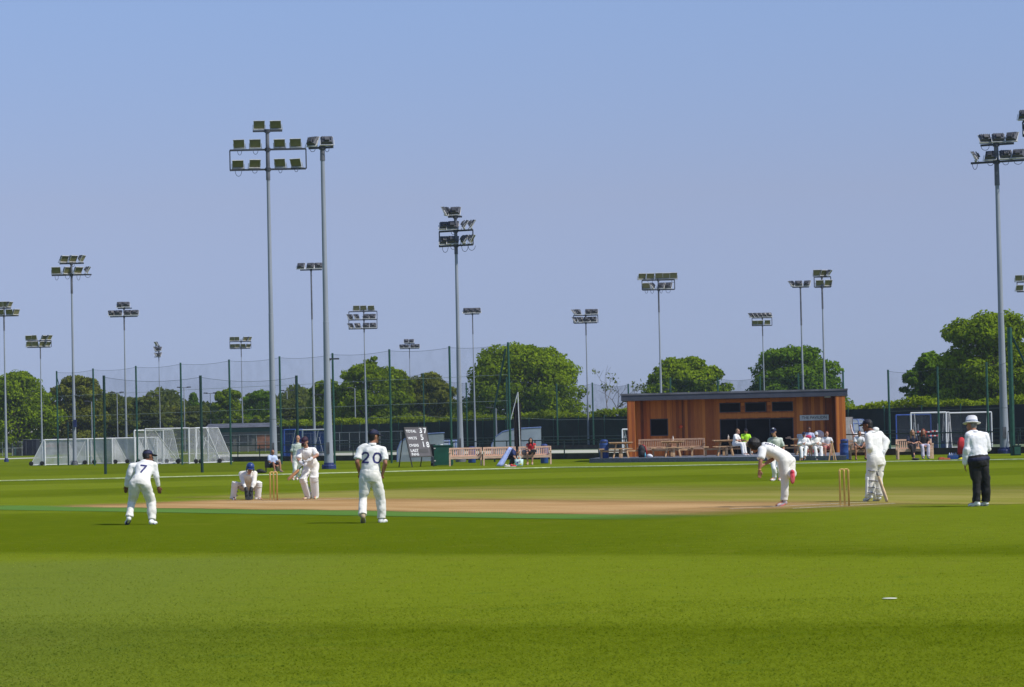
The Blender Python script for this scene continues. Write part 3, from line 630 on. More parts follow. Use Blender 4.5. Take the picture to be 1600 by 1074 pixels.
for i, (x0, x1, h, dx, lab) in enumerate(((224, 292, 2.25, 1.9, 'big white goal with sloping stays behind the fielder in shirt 7'), (303, 322, 2.25, 1.5, 'big white goal facing sideways next to the near net post'), (207, 252, 2.2, 1.0, 'big white goal farthest back, its corner rising above the low goals'))):
    Y = gnd(290, 725).y + (0, .5, 7)[i]; a, c = G(x0, Y), G(x1, Y + (0, 3.2, 1)[i]); goal(lab, a, c, h, V(dx if i else -1.6, .7, 0) if i != 0 else V(1.9, 2.2, 0), .7, .055, NETW2, wheels=4, group=gw)
Y = gnd(480, 718).y
goal('blue netted hockey goal with a white front frame behind the batsman', G(470, Y), G(506, Y - 1), 2.0, V(-1.0, 1.3, 0), .9, .05, NETB, WHT, board=BLUEP)
goal('blue netted hockey goal with a blue frame left of the white framed one', G(441, Y + 3), G(470, Y + 3), 2.05, V(-.3, 1.2, 0), .9, .05, NETB, BLUEP, board=BLUEP)
Y = 168; goal('hockey goal with a thin blue frame behind the right bench', G(1397, Y), G(1451, Y), 2.05, V(.2, 1.3, 0), .9, .04, NETK, BLUEP)
Y = 152; goal('white framed hockey goal with a navy backboard behind the two women', G(1420, Y), G(1475, Y), 2.1, V(.5, 1.3, 0), .9, .045, NETK, WHT, board=M('board_navy', (.012, .035, .10), .6))
Y = 166; goal('wide white goal behind the umpire', G(1478, Y), G(1546, Y), 2.1, V(-.2, 1.2, 0), .8, .04, NETK, WHT)
Y = 200; goal('far white goal half hidden by the large right hand mast', G(1556, Y), G(1612, Y), 1.5, V(-.6, 1.2, 0), .3, .05, NETW2, WHT)
Y = 168; goal('white goal standing left of the pavilion corner', G(969, Y), G(1004, Y), 1.55, V(.4, 1.2, 0), .5, .05, NETK, WHT)
MB_ = None
POLY = NT('shelter_sheet'); POLY.bsdf.inputs['Base Color'].default_value = (.36, .42, .47, 1); POLY.bsdf.inputs['Roughness'].default_value = .35
_tr = POLY.n('ShaderNodeBsdfTransparent'); _mx = POLY.n('ShaderNodeMixShader'); POLY.t.links.new(POLY.sstep(POLY.noise(.8, 3, POLY.coord()), .3, .7, .5, .75), _mx.inputs[0])
POLY.t.links.new(_tr.outputs[0], _mx.inputs[1]); POLY.t.links.new(POLY.bsdf.outputs[0], _mx.inputs[2]); POLY.t.links.new(_mx.outputs[0], POLY.out.inputs[0])
FRB = M('shelter_blue', (.14, .20, .40), .5)
def shelter(label, x0, x1, Y, h, dep=1.2, flip=1, turn=False):
    a, c = G(x0, Y), G(x1, Y); w = (c - a).length
    if turn: dep, w = w, 2.6      # seen from its end: the curved back is on the left
    root = thing('team_shelter', label, 'shelter', a + (V(0, 1.3, 0) if turn else V(0, 0, 0)), 'curved see through team shelters', -math.pi / 2 if turn else 0)
    prof = [(0, 0), (dep * .01, h * .45), (dep * .08, h * .72), (dep * .24, h * .91), (dep * .5, h), (dep, h * 1.03)]
    m = MB()
    for (d0, z0), (d1, z1) in zip(prof[:-1], prof[1:]): m.quad(V(0, d0 * flip, z0), V(w, d0 * flip, z0), V(w, d1 * flip, z1), V(0, d1 * flip, z1))
    for x in (0, w): m.add([V(x, d * flip, z) for d, z in prof] + [V(x, dep * flip, 0)], [tuple(range(len(prof) + 1))])
    m.build('canopy', POLY.mat, root)
    f = MB()
    for x in (0, w / 3, 2 * w / 3, w): f.path([V(x, d * flip, z) for d, z in prof], .035, 6)
    for d, z in (prof[1], prof[3], prof[5]): f.tube(V(0, d * flip, z), V(w, d * flip, z), .03, .03, 6)
    f.build('frame', FRB, root); MB().box((w / 2, dep * .75 * flip, .42), (w * .94, .35, .06)).build('bench_seat', M('seat_blue', (.03, .05, .16), .6), root)
shelter('curved see through shelter behind the scoreboard', 618, 690, 158, 1.55, turn=True); shelter('low see through shelter right of the scoreboard, behind the green locker', 688, 719, 165, 1.1)
shelter('curved see through shelter behind the middle of the teak benches', 764, 842, 170, 1.75, turn=True)
shelter('see through shelter with white bags inside, right of the pavilion', 1322, 1349, 142, 1.75)
# bunting strip, board panel, cabinet, white sacks
P = G(1431, 139); root = thing('barrier_tape', 'red and white warning tape strung behind the two women', 'tape', P); m = MB(); m2 = MB()
zz = at(1431, 675, 139).z; zl = at(1431, 681, 139).z
for k in range(10):
    (m if k % 2 else m2).box((k * .105, 0, zz + .02 * math.sin(k)), (.105, .01, .07))
    if k > 4: (m2 if k % 2 else m).box((k * .105, .02, zl - .02), (.1, .01, .06))
m.build('white_band', M('tape_white', (.75, .72, .72), .6), root); m2.build('red_band', M('tape_red', (.6, .05, .06), .6), root)
m = MB(); m.tube((0, .03, 0), (0, .03, 1.5), .02, .02, 6); m.tube((1.0, .03, 0), (1.0, .03, 1.5), .02, .02, 6); m.build('post', GALV, root)
P = G(1321, 141.5); root = thing('panel', 'pale grey upright panel beside the right wall of the pavilion', 'panel', P); h = at(1321, 652, 141.5).z
m = MB(); m.box((0, 0, h / 2), (.52, .06, h)); m.build('board', M('panel_grey', (.42, .44, .45), .5), root); m = MB()
for s in (-1, 1): m.box((s * .27, 0, h / 2), (.03, .09, h))
m.build('frame', GALV, root)
P = G(1333, 140.5); rng = np.random.default_rng(9)
for x, z, r_, lab in ((.02, .95, .16, 'white crumpled sack in the shelter right of the pavilion, upper one'), (.33, 1.0, .2, 'wide white crumpled sack in the shelter right of the pavilion')):
    m = MB(); m.ell((x, 0, z), (r_, .12, .14), 12, 8); o = m.build('sack', M('sack_white', (.66, .67, .70), .7, .15, 9, .5), smooth=True); o.location = P
    for v in o.data.vertices: v.co *= 1 + rng.normal() * .015
    tag(o, lab, 'sack')
P = G(1322 + 4, 140.6); m = MB(); m.path([V(0, 0, 1.55), V(.05, 0, 1.25), V(.16, 0, 1.0)], .05, 7); m.path([V(.16, 0, 1.0), V(.1, 0, .7), V(.05, .2, .02)], .05, 7); o = m.build('rolled_sheet', M('sack_white', (.66, .67, .70)), smooth=True); o.location = P
tag(o, 'white rolled sheet leaning in the shelter right of the pavilion', 'sheet')
P = gnd(1590, 712); root = thing('cabinet', 'dark green cabinet beside the foot of the right hand mast', 'cabinet', P); m = MB(); m.box((0, .2, .22), (.32, .35, .42)); m.box((0, .2, .44), (.36, .4, .04)); m.build('body', PGD, root); MB().box((0, .01, .22), (.26, .02, .34)).build('door', PG, root)
# far buildings
BRK = M('brick_pink', (.36, .15, .09), .9, .25, 1.2); ROOFG = M('roof_pale', (.42, .42, .36), .8); TEAL = M('cladding_teal', (.03, .10, .10), .6); GRYW = M('wall_grey', (.16, .16, .15), .8)
def building(label, x0, x1, Y, h, wall, roofc, bits, dep=7, rh=.5, ov=.5):
    a, c = G(x0, Y), G(x1, Y); w = (c - a).length; root = thing('building', label, 'building', a)
    MB().box((w / 2, dep / 2, h / 2), (w, dep, h)).build('wall', wall, root)
    m = MB(); m.add([V(-ov, -ov, h + .01), V(w + ov, -ov, h + .01), V(w + ov, dep + ov, h + .01), V(-ov, dep + ov, h + .01), V(-ov, dep / 2, h + rh), V(w + ov, dep / 2, h + rh)], [(0, 1, 5, 4), (2, 3, 4, 5), (0, 4, 3), (1, 2, 5), (0, 3, 2, 1)]); m.build('roof', roofc, root)
    for nm, u0, u1, z0, z1, mt in bits: MB().box(((u0 + u1) / 2 * w, -.04, (z0 + z1) / 2), ((u1 - u0) * w, .08, z1 - z0)).build(nm, mt, root)
building('low far building with a pale roof and an orange brick end behind the goals', 15, 108, 345, 2.75, GRYW, ROOFG, [('brick_panel', .45, .99, .9, 2.3, BRK), ('door', .05, .12, 0, 2.1, TEAL), ('window', .2, .4, 1.0, 2.0, DARKM)])
building('long far building with a teal fascia and a pink brick panel behind the seated man', 325, 470, 310, 2.7, GRYW, GALVD, [('fascia', 0, 1, 2.2, 2.68, TEAL), ('brick_panel', .50, .70, .3, 1.9, BRK), ('window', .08, .25, .9, 1.9, DARKM), ('window', .30, .45, .9, 1.9, DARKM), ('door', .8, .86, 0, 2.0, DARKM)])
a = gnd(36, 713); root = thing('container', 'dark navy storage container left of the parked goals', 'container', a); w = 1.55; m = MB(); m.box((w / 2, 1.2, .95), (w, 2.4, 1.8))
for k in range(9): m.box((.1 + k * w / 9, -.02, .95), (.06, .05, 1.7))
m.build('body', M('container_navy', (.012, .015, .028), .6, .3, 2), root); MB().box((w / 2, 1.2, 1.89), (w + .1, 2.5, .07)).build('roof', GALVD, root)
for s in (.25, .75): MB().tube((w * s, -.07, .2), (w * s, -.07, 1.7), .02, .02, 6).build('locking_bar', GALVD, root)
# ================================================================ pavilion
def timber(name, axis=0, wd=.145):
    t = NT(name); co = t.coord(); sx = t.n('ShaderNodeSeparateXYZ'); t.t.links.new(co, sx.inputs[0]); x = t.m('DIVIDE', sx.outputs[axis], wd)
    wnz = t.n('ShaderNodeTexWhiteNoise', noise_dimensions='1D'); t.t.links.new(t.m('FLOOR', x), wnz.inputs['W'])
    wide = t.n('ShaderNodeTexWhiteNoise', noise_dimensions='1D'); t.t.links.new(t.m('FLOOR', t.m('DIVIDE', x, 3.7)), wide.inputs['W'])
    g = t.noise(3.0, 5, t.scale(co, (9, 9, .5)), .4)
    f = t.m('ADD', t.m('ADD', t.m('MULTIPLY', wnz.outputs[0], .52), t.m('MULTIPLY', wide.outputs[0], .38)), t.m('MULTIPLY', t.m('SUBTRACT', g, .2), .5))
    cr = t.n('ShaderNodeValToRGB'); e = cr.color_ramp.elements; e[0].position = .1; e[0].color = (.085, .020, .004, 1); e[1].position = .95; e[1].color = (.64, .205, .030, 1)
    q = e.new(.45); q.color = (.32, .076, .010, 1); q = e.new(.7); q.color = (.48, .132, .017, 1)
    t.t.links.new(f, cr.inputs[0])
    gv = t.m('ABSOLUTE', t.m('SUBTRACT', t.m('FRACT', x), .5)); groove = t.sstep(gv, .45, .495, 1, .35)
    t.t.links.new(cr.outputs[0], t.bsdf.inputs['Base Color']); t.bsdf.inputs['Roughness'].default_value = .65
    t.bump(groove, .8, .012); return t.mat
TIMB = timber('timber_cladding'); TIMH = timber('timber_trim', 2, .2)
GLS = M('window_glass', (.010, .012, .013), .08, .3, 1, spec=.08); FRAMEG = M('frame_grey', (.035, .04, .048), .5); FASC = M('fascia_slate', (.055, .062, .085), .5, .15, 2)
W0, W1 = G(980, 136.3), G(1316, 135.6); pd = W1 - W0; PW = pd.length; PR = math.atan2(pd.y, pd.x)
pav = thing('pavilion', 'timber clad cricket pavilion with a dark flat roof and dark glass doors', 'pavilion', W0, rz=PR)
lx = lambda px: (px - 980) / 336 * PW
xs = sorted([0, lx(1013), lx(1041), lx(1122), lx(1155), lx(1162), lx(1195), lx(1204), lx(1237), PW]); zs = [.2, 1.20, 1.96, 2.05, 2.28, 2.76, 2.98]
holes = [(lx(1013), lx(1041), 1.20, 2.05), (lx(1122), lx(1237), .2, 1.96), (lx(1122), lx(1155), 2.28, 2.76), (lx(1162), lx(1195), 2.28, 2.76), (lx(1204), lx(1237), 2.28, 2.76)]
m = MB()
for x0, x1 in zip(xs[:-1], xs[1:]):
    run = None
    for z0, z1 in zip(zs[:-1], zs[1:]):
        cx, cz = (x0 + x1) / 2, (z0 + z1) / 2
        if any(a < cx < b_ and c < cz < d for a, b_, c, d in holes):
            if run: m.box((cx, .08, (run[0] + run[1]) / 2), (x1 - x0, .16, run[1] - run[0])); run = None
        else: run = (run[0], z1) if run else (z0, z1)
    if run: m.box(((x0 + x1) / 2, .08, (run[0] + run[1]) / 2), (x1 - x0, .16, run[1] - run[0]))
m.box((PW / 2, 5.0, 1.55), (PW, .16, 2.8)); m.box((.08, 2.54, 1.55), (.16, 4.7, 2.8)); m.box((PW - .08, 2.54, 1.55), (.16, 4.7, 2.8))
m.build('wall', TIMB, pav)
for x0, x1 in ((-.06, lx(990)), (lx(1301), PW + .02)):
    MB().box(((x0 + x1) / 2, -.5, 1.57), (x1 - x0, .96, 2.78)).build('wing_wall', TIMB, pav)
m = MB(); rl, rr_, rf, rb = -.34, PW + .14, -1.0, 5.5
m.add([V(rl, rf, 2.96), V(rr_, rf, 2.96), V(rr_, rb, 2.96), V(rl, rb, 2.96), V(rl, rf, 3.30), V(rr_, rf, 3.30), V(rr_, rb, 3.20), V(rl, rb, 3.20)], [(0, 3, 2, 1), (4, 5, 6, 7), (0, 1, 5, 4), (1, 2, 6, 5), (2, 3, 7, 6), (3, 0, 4, 7)])
rf_ = m.build('roof', FASC, pav); m = MB(); m.box(((rl + rr_) / 2, rf - .012, 3.27), (rr_ - rl + .04, .03, .09)); m.build('roof_trim', GALVD, rf_)
m = MB(); m.box((PW / 2, 2.2, .1), (PW, 4.5, .19)); m.box((PW / 2, 3.2, 1.5), (PW - .4, .1, 2.6)); m.build('interior', M('dark_interior', (.03, .03, .03), .8), pav)
def win(nm, a, b_, c, d, mull=()):
    f = MB(); w = .045
    f.box(((a + b_) / 2, .04, d - w / 2 - .002), (b_ - a - .004, .1, w)); f.box(((a + b_) / 2, .04, c + w / 2 + .002), (b_ - a - .004, .1, w))
    for x in (a + w / 2 + .002, b_ - w / 2 - .002, *mull): f.box((x, .041, (c + d) / 2), (w, .1, d - c - 2 * w - .006))
    fo = f.build(nm, FRAMEG, pav); g = MB(); g.box(((a + b_) / 2, .07, (c + d) / 2), (b_ - a - .01, .01, d - c - .01)); g.build('pane', GLS, fo)
win('hatch_window', *holes[0]); win('glass_door', *holes[1], mull=(lx(1149), lx(1163), lx(1200)))
for h_ in holes[2:]: win('top_window', *h_)
m = MB(); m.box(((lx(1122) + lx(1237)) / 2, -.012, 2.12), (lx(1237) - lx(1122) + .1, .024, .24)); m.box(((lx(1118) + lx(1240)) / 2, -.012, 2.86), (lx(1240) - lx(1118), .024, .13))
for q in (1158.5, 1199.5): m.box((lx(q), -.012, 2.52), (.17, .024, .47))
m.build('timber_band', TIMH, pav)
sx0, sx1 = lx(1247), lx(1292); sg = MB().box(((sx0 + sx1) / 2, -.03, 1.93), (sx1 - sx0, .04, .27)).build('sign', M('sign_grey', (.60, .60, .56), .5, .1, 8), pav)
def text(body, size, mat, parent, M4, name='lettering', wide=1.0):
    cu = bpy.data.curves.new('lettering', 'FONT'); cu.body = body; cu.size = size; cu.align_x = 'CENTER'; cu.align_y = 'CENTER'; cu.extrude = .004; cu.offset = size * .02
    o = bpy.data.objects.new('lettering', cu); scene.collection.objects.link(o)
    dg = bpy.context.evaluated_depsgraph_get(); me = bpy.data.meshes.new_from_object(o.evaluated_get(dg)); bpy.data.objects.remove(o)
    me.materials.clear(); me.materials.append(mat); r = bpy.data.objects.new(name, me); scene.collection.objects.link(r); r.parent = parent
    r.matrix_local = M4 @ Matrix.Diagonal((wide, 1, 1, 1)); return r
FRONT = Matrix.Rotation(math.pi / 2, 4, 'X')
text('THE PAVILION', .18, M('letter_dark', (.14, .145, .14), .6), sg, Matrix.Translation(((sx0 + sx1) / 2, -.056, 1.93)) @ FRONT, wide=1.05)
m = MB(); m.ell((lx(1061), -.05, 1.64), (.085, .07, .085)); m.build('alarm_bell', M('alarm_orange', (.75, .10, .03), .4), pav, True)
m = MB(); m.box((lx(1290), -.6, 2.93), (.3, .14, .06)); m.build('soffit_light', M('white_plastic', (.6, .6, .6), .5), pav)
# deck
d0, d1 = gnd(921, 723.4), gnd(1322, 719.3); e0, e1 = G(938, 138), W1 + V(.15, .2, 0)
m = MB(); m.add([V(p.x, p.y, z) for z in (0, .2) for p in (d0, d1, e1, e0)], [(0, 3, 2, 1), (4, 5, 6, 7), (0, 1, 5, 4), (1, 2, 6, 5), (2, 3, 7, 6), (3, 0, 4, 7)])
o = m.build('deck', M('deck_grey', (.15, .165, .20), .7, .25, 2.5, stretch=(.4, 6, 6))); tag(o, 'low grey decking platform in front of the timber pavilion', 'deck')
DZ = .2
# ================================================================ furniture
TEAK = M('teak', (.72, .48, .34), .7, .18, 5, stretch=(1, 1, 6)); TEAKD = M('teak_old', (.46, .29, .19), .75, .2, 5, stretch=(1, 1, 6)); PINE = M('table_pine', (.58, .37, .20), .7, .2, 5); BIN = M('barrel_blue', (.025, .075, .26), .45, .2, 4)
BINL = M('barrel_lid', (.02, .045, .17), .5)
def bench(label, x, Y, wpx, mat, z=0, rz=0, group='slatted wooden benches'):
    P = G(x, Y); P.z = z; root = thing('bench', label, 'bench', P, group, rz); w = wpx / ppm(Y); h = .86
    for s in (-1, 1):
        m = MB(); m.box((s * (w / 2 - .035), .12, h / 2), (.07, .07, h)); m.box((s * (w / 2 - .035), -.38, .31), (.07, .07, .62)); m.build('leg', mat, root)
        MB().box((s * (w / 2 - .035), -.15, .645), (.08, .62, .045)).build('armrest', mat, root)
    m = MB()
    for k in range(4): m.box((0, -.36 + .125 * k, .42), (w - .02, .105, .03))
    m.box((0, -.395, .365), (w - .15, .03, .075)); m.build('seat', mat, root)
    for s in (-1, 1):     # curved apron brackets
        MB().add([V(s * (w / 2 - .07), -.41, .40), V(s * (w / 2 - .07), -.41, .22), V(s * (w / 2 - .28), -.41, .33), V(s * (w / 2 - .4), -.41, .40)], [(0, 1, 2, 3)])
    m = MB(); m.box((0, .12, h - .035), (w - .14, .05, .08)); m.box((0, .12, .47), (w - .14, .05, .06)); n = int(w / .095)
    for k in range(n): m.box((-w / 2 + .12 + (w - .24) * k / (n - 1), .12, .655), (.045, .022, .31))
    m.build('backrest', mat, root); return root
Yb = gnd(750, 727.5).y
bench('left of the three pale teak benches, next to the green locker', 723.5, Yb + .3, 51, TEAK); bench('middle pale teak bench, partly hidden by the navy clothed person', 776.5, Yb, 51, TEAK); bench('right of the three pale teak benches, with the woman in red', 832, Yb - 1, 51, TEAK)
bench('brown bench on the deck below the pavilion hatch window', 1019, 133.6, 50, TEAKD, DZ, PR); bench('brown bench on the deck below the orange alarm bell', 1071.5, 133.4, 52, TEAKD, DZ, PR)
bench('pale bench under the two women, right of the white clad batsman', 1424, gnd(1424, 717.5).y, 56, TEAK); bench('weathered bench under the man in brown shorts', 1347, gnd(1347, 718.5).y, 50, TEAKD)
def barrel(label, x, Y, h, r, z=0):
    P = G(x, Y); P.z = z; root = thing('barrel_bin', label, 'bin', P, 'blue barrel bins'); b_ = MB()
    b_.lathe((0, 0, 0), [(0, 0), (r * .92, 0), (r, .04), (r, h * .3), (r * 1.04, h * .32), (r * 1.04, h * .36), (r, h * .38), (r, h * .68), (r * 1.04, h * .70), (r * 1.04, h * .74), (r, h * .76), (r * .98, h * .8)], 24); b_.build('body', BIN, root, True)
    b_ = MB(); b_.lathe((0, 0, 0), [(r * .82, h * .8), (r * .86, h * .93), (r * .80, h * .97), (r * .3, h), (0, h)], 24); b_.build('lid', BINL, root, True)
    MB().box((0, -r * .84, h * .86), (r * 1.0, .04, h * .07)).build('opening', DARKM, root); return root
barrel('blue barrel bin standing at the left end of the deck', 940, 132.4, .90, .22, DZ); barrel('large blue barrel bin at the right corner of the pavilion', 1315.5, gnd(1315, 718.5).y, .92, .215)
barrel('blue barrel bin behind the right teak bench, its top showing above the backrest', 846.5, Yb + 2.2, .95, .19); barrel('small blue barrel bin far behind the gap between teak benches', 733.5, Yb + 12, .85, .2)
def picnic(label, x, Y, sides=(0, 1, 2, 3), z=DZ, rz=0, wd=1.15):
    P = G(x, Y); P.z = z; root = thing('picnic_table', label, 'picnic table', P, 'square picnic tables on the deck', rz); m = MB(); n = 8
    for k in range(n): m.box((-wd / 2 + wd / n * (k + .5), 0, .74), (wd / n - .008, wd, .035))
    m.build('tabletop', PINE, root)
    m = MB(); m.box((0, 0, .69), (wd * .9, .07, .06)); m.box((0, .001, .33), (2.0, .06, .08)); m.box((.001, 0, .331), (.06, 2.0, .082)); m.build('crossbeam', PINE, root)
    for k in range(4):
        a = k * math.pi / 2 + math.pi / 4; MB().tube((.28 * math.cos(a), .28 * math.sin(a), .72), (.52 * math.cos(a), .52 * math.sin(a), 0), .045, .045, 4).build('leg', PINE, root)
    for k in sides:
        rt = Matrix.Rotation(k * math.pi / 2, 3, 'Z'); m = MB(); m.box(rt @ V(.93, 0, .44), (.26, 1.05, .04), rot=rt); m.box(rt @ V(.93, .0, .215), (.09, .11, .41), rot=rt); m.build('bench_seat', PINE, root)
    return root
picnic('square picnic table at the left end of the deck beside the blue barrel', 966, 132.2); picnic('square picnic table in front of the two brown benches', 1047, 132.0); picnic('square picnic table where the man in whites and the man in the yellow vest sit', 1129, 130.9); picnic('square picnic table below the pavilion sign, behind the seated trio', 1252, 128.6)
def at_z(px, z, Y): p = G(px, Y); p.z = z; return p
for x, Y, z, lab in ((1048, 132, .94 + .02, 'small bottle on the picnic table in front of the two brown benches'), (1134.5, 130.9, .96, 'small bottle on the table of the man in the yellow vest'), (1004, 131.6, .2, 'light blue drink bottle standing by the backpack')):
    m = MB(); m.lathe((0, 0, 0), [(0, 0), (.04, 0), (.04, .15), (.015, .2), (.015, .24), (0, .24)], 10); o = m.build('bottle', M('bottle_blue' if z < .5 else 'bottle_clear', (.12, .45, .62) if z < .5 else (.6, .55, .5), .3), smooth=True); o.location = at_z(x, z, Y); tag(o, lab, 'bottle')
# backpack with red piping, white bag
P = at_z(999.5, DZ, 131.7); root = thing('backpack', 'black backpack with red piping standing on the deck by the brown bench', 'backpack', P); m = MB(); m.loft([(V(0, 0, .0), V(.17, 0, 0), V(0, .13, 0)), (V(0, 0, .1), V(.20, 0, 0), V(0, .15, 0)), (V(-.01, 0, .4), V(.19, 0, 0), V(0, .14, 0)), (V(-.03, 0, .56), V(.13, 0, 0), V(0, .10, 0)), (V(-.04, 0, .61), V(.05, 0, 0), V(0, .05, 0))], 16); m.build('body', M('bag_black', (.015, .015, .018), .7), root, True)
RED = M('red_cloth', (.50, .025, .035), .7)
m = MB(); m.path([V(.20, -.06, .03), V(.205, -.06, .3), V(.14, -.05, .52), V(.02, -.04, .62)], .022, 6); m.build('piping', RED, root); m = MB(); m.ell((-.02, -.13, .2), (.13, .05, .14)); m.build('pocket', M('bag_black', (.015, .015, .018)), root, True)
m = MB(); m.ell((0, 0, .08), (.13, .1, .09)); m.ell((.08, -.04, .05), (.09, .07, .06)); o = m.build('bag', M('sack_white', (.66, .67, .70)), smooth=True); o.location = at_z(1010.5, DZ, 131.4); tag(o, 'small white carrier bag next to the black backpack', 'bag')
# things on the table under the sign
m = MB(); m.loft([(V(0, 0, 0), V(.16, 0, 0), V(0, .13, 0)), (V(0, 0, .16), V(.165, 0, 0), V(0, .13, 0)), (V(0, 0, .2), V(.13, 0, 0), V(0, .1, 0))], 12); o = m.build('box', M('white_plastic', (.6, .6, .6))); o.location = at_z(1247, .96, 128.4); tag(o, 'white tub on the table below the pavilion sign', 'tub')
m = MB(); m.ell((0, 0, .18), (.22, .14, .18)); m.ell((.12, -.02, .15), (.12, .11, .16)); o = m.build('bag', M('bag_pink', (.62, .47, .47), .8, .1, 6, .4), smooth=True); o.location = at_z(1276, .96, 128.3); tag(o, 'pale pink bag on the table behind the seated trio', 'bag')
m = MB(); m.box((0, 0, .03), (.24, .16, .06)); m.box((.03, 0, .08), (.14, .1, .04)); o = m.build('tray', M('teak_old', (.30, .18, .115))); o.location = at_z(1228, .96, 128.4); tag(o, 'small brown tray at the left edge of the table below the sign', 'tray')
# scoreboard
P = gnd(655, 730); root = thing('scoreboard', 'black A frame cricket scoreboard reading total 37 wickets 5 overs 18', 'scoreboard', P)
BLK = M('board_black', (.018, .018, .020), .45, .3, 3); s = ppm(P.y); ya, ti = R(33), R(20)
lean = V(math.sin(ya), -math.cos(ya), 0); rgt = V(math.cos(ya), math.sin(ya), 0); dn = lean * math.sin(ti) - V(0, 0, math.cos(ti)); nrm = rgt.cross(-dn).normalized() * 1
bw, bh = 33 / s / math.cos(ya), 45 / s / math.cos(ti); tl = at(631.5, 669, P.y + .2) - P; ctr = tl + rgt * bw / 2 + dn * bh / 2
BM = Matrix(((rgt.x, -dn.x, nrm.x, ctr.x), (rgt.y, -dn.y, nrm.y, ctr.y), (rgt.z, -dn.z, nrm.z, ctr.z), (0, 0, 0, 1)))
if nrm.y > 0: print('SCOREBOARD FLIPPED')
m = MB(); m.box((0, 0, 0), (bw, bh, .03)); pn = m.build('panel', M('board_panel', (.055, .05, .058), .5, .15, 3), root); pn.matrix_local = BM
m = MB()
for x, y, a, c in ((0, bh / 2, bw + .06, .05), (0, -bh / 2, bw + .06, .05), (-bw / 2, 0, .05, bh), (bw / 2, 0, .05, bh)): m.box((x, y, 0), (a, c, .06))
o = m.build('frame', BLK, root); o.matrix_local = BM
for u in (-1, 1):
    b0 = ctr + rgt * (u * bw / 2) - dn * bh / 2; f0 = b0 + dn * ((b0.z) / math.cos(ti)); MB().tube(b0, f0, .035, .035, 4).build('leg', BLK, root)
    k0 = b0 - lean * (b0.z * .30); k0.z = 0; MB().tube(b0, k0, .035, .035, 4).build('leg', BLK, root)
WL = M('letter_white', (.75, .75, .75), .6)
def bt(body, u, v, size, wd=1.0): return text(body, size, WL, root, BM @ Matrix.Translation(((u - .5) * bw, (.5 - v) * bh, .02)), wide=wd)
for lab, v, num in (('TOTAL', .13, '37'), ('WKTS', .37, '5'), ('OVERS', .62, '18')):
    bt(lab, .27, v, .185, .95)
    for i, ch in enumerate(num): bt(ch, .72 + .20 * i, v - .02 + .01 * i, .38, .9)
bt('LAST', .25, .80, .20); bt('INNS', .25, .93, .18)
m = MB(); m.box((.17 * bw, -.31 * bh, .018), (.5, .2, .012)); o = m.build('number_plate', BLK, root); o.matrix_local = BM
# green locker and its grey box
P = gnd(692, 728); root = thing('locker', 'dark green metal locker between the scoreboard and the teak benches', 'locker', P); GRN = M('locker_green', (.012, .085, .055), .45, .2, 2)
m = MB(); m.box((.03, .4, .5), (.92, .8, .94)); m.build('body', GRN, root); MB().box((.03, .4, .985), (.97, .86, .04)).build('lid', GRN, root); MB().box((-.42, -.01, .5), (.012, .03, .8)).build('edge', DARKM, root)
for z in (.25, .85): MB().box((-.38, -.02, z), (.09, .03, .05)).build('hinge', LAMPS, root)
MB().box((.42, -.02, .5), (.06, .03, .12)).build('handle', LAMPS, root)
for u in (-.35, .4): MB().box((u, .4, .016), (.1, .7, .03)).build('foot', DARKM, root)
P = gnd(676.5, 728); root = thing('speaker_box', 'grey box on the grass between the scoreboard and the green locker', 'box', P); m = MB(); m.box((0, 0, .28), (.19, .2, .30)); m.build('body', M('box_grey', (.34, .34, .32), .6), root); m = MB(); m.box((0, 0, .065), (.2, .2, .12)); m.box((0, .06, .75), (.27, .2, .6)); m.build('case', BLK, root)
P = gnd(689, 728); P.z = 1.006; m = MB(); m.lathe((0, 0, 0), [(0, 0), (.12, 0), (.12, .04), (0, .045)], 12); o = m.build('lid', M('white_plastic', (.6, .6, .6))); o.location = P + V(0, .3, 0); o.name = 'dish'; tag(o, 'white dish lying on the green locker', 'dish')
# things beside the rope at right
P = gnd(1475, 718.5); m = MB(); m.box((0, 0, .035), (.48, .3, .06)); m.box((-.1, 0, .085), (.2, .25, .04)); o = m.build('mat', M('mat_orange', (.55, .13, .06), .8)); o.location = P; tag(o, 'folded orange mat on the grass right of the two women', 'mat')
P = gnd(1489, 717.8); root = thing('crate', 'blue crate of bottles on the grass near the umpire', 'crate', P); m = MB(); m.box((0, 0, .05), (.42, .3, .1)); m.box((0, -.15, .12), (.42, .02, .1)); m.box((0, .15, .12), (.42, .02, .1)); m.box((-.2, 0, .12), (.02, .28, .1)); m.box((.2, 0, .12), (.02, .28, .1)); m.build('body', BIN, root)
for k in range(4): m = MB(); m.lathe((-.14 + .09 * k, 0, .1), [(.035, 0), (.035, .12), (.014, .17), (0, .18)], 8); m.build('bottle', M('bottle_pale', (.35, .40, .60), .3), root, True)
P = gnd(1503, 717.5); root = thing('cricket_bag', 'tall red kit bag with a dark base standing behind the umpire', 'bag', P); m = MB(); m.loft([(V(0, 0, .2), V(.17, 0, 0), V(0, .14, 0)), (V(0, 0, .7), V(.16, 0, 0), V(0, .13, 0)), (V(0, 0, .88), V(.10, 0, 0), V(0, .09, 0)), (V(0, 0, .92), V(.05, 0, 0), V(0, .05, 0))], 20, .5); m.build('body', RED, root, True); m = MB(); m.loft([(V(0, 0, 0), V(.16, 0, 0), V(0, .13, 0)), (V(0, 0, .2), V(.175, 0, 0), V(0, .145, 0))], 20, .5); m.build('base', BLK, root, True); m = MB(); m.path([V(-.06, -.05, .9), V(-.03, -.05, 1.0), V(.05, -.05, 1.0), V(.08, -.05, .88)], .014); m.build('strap', BLK, root)
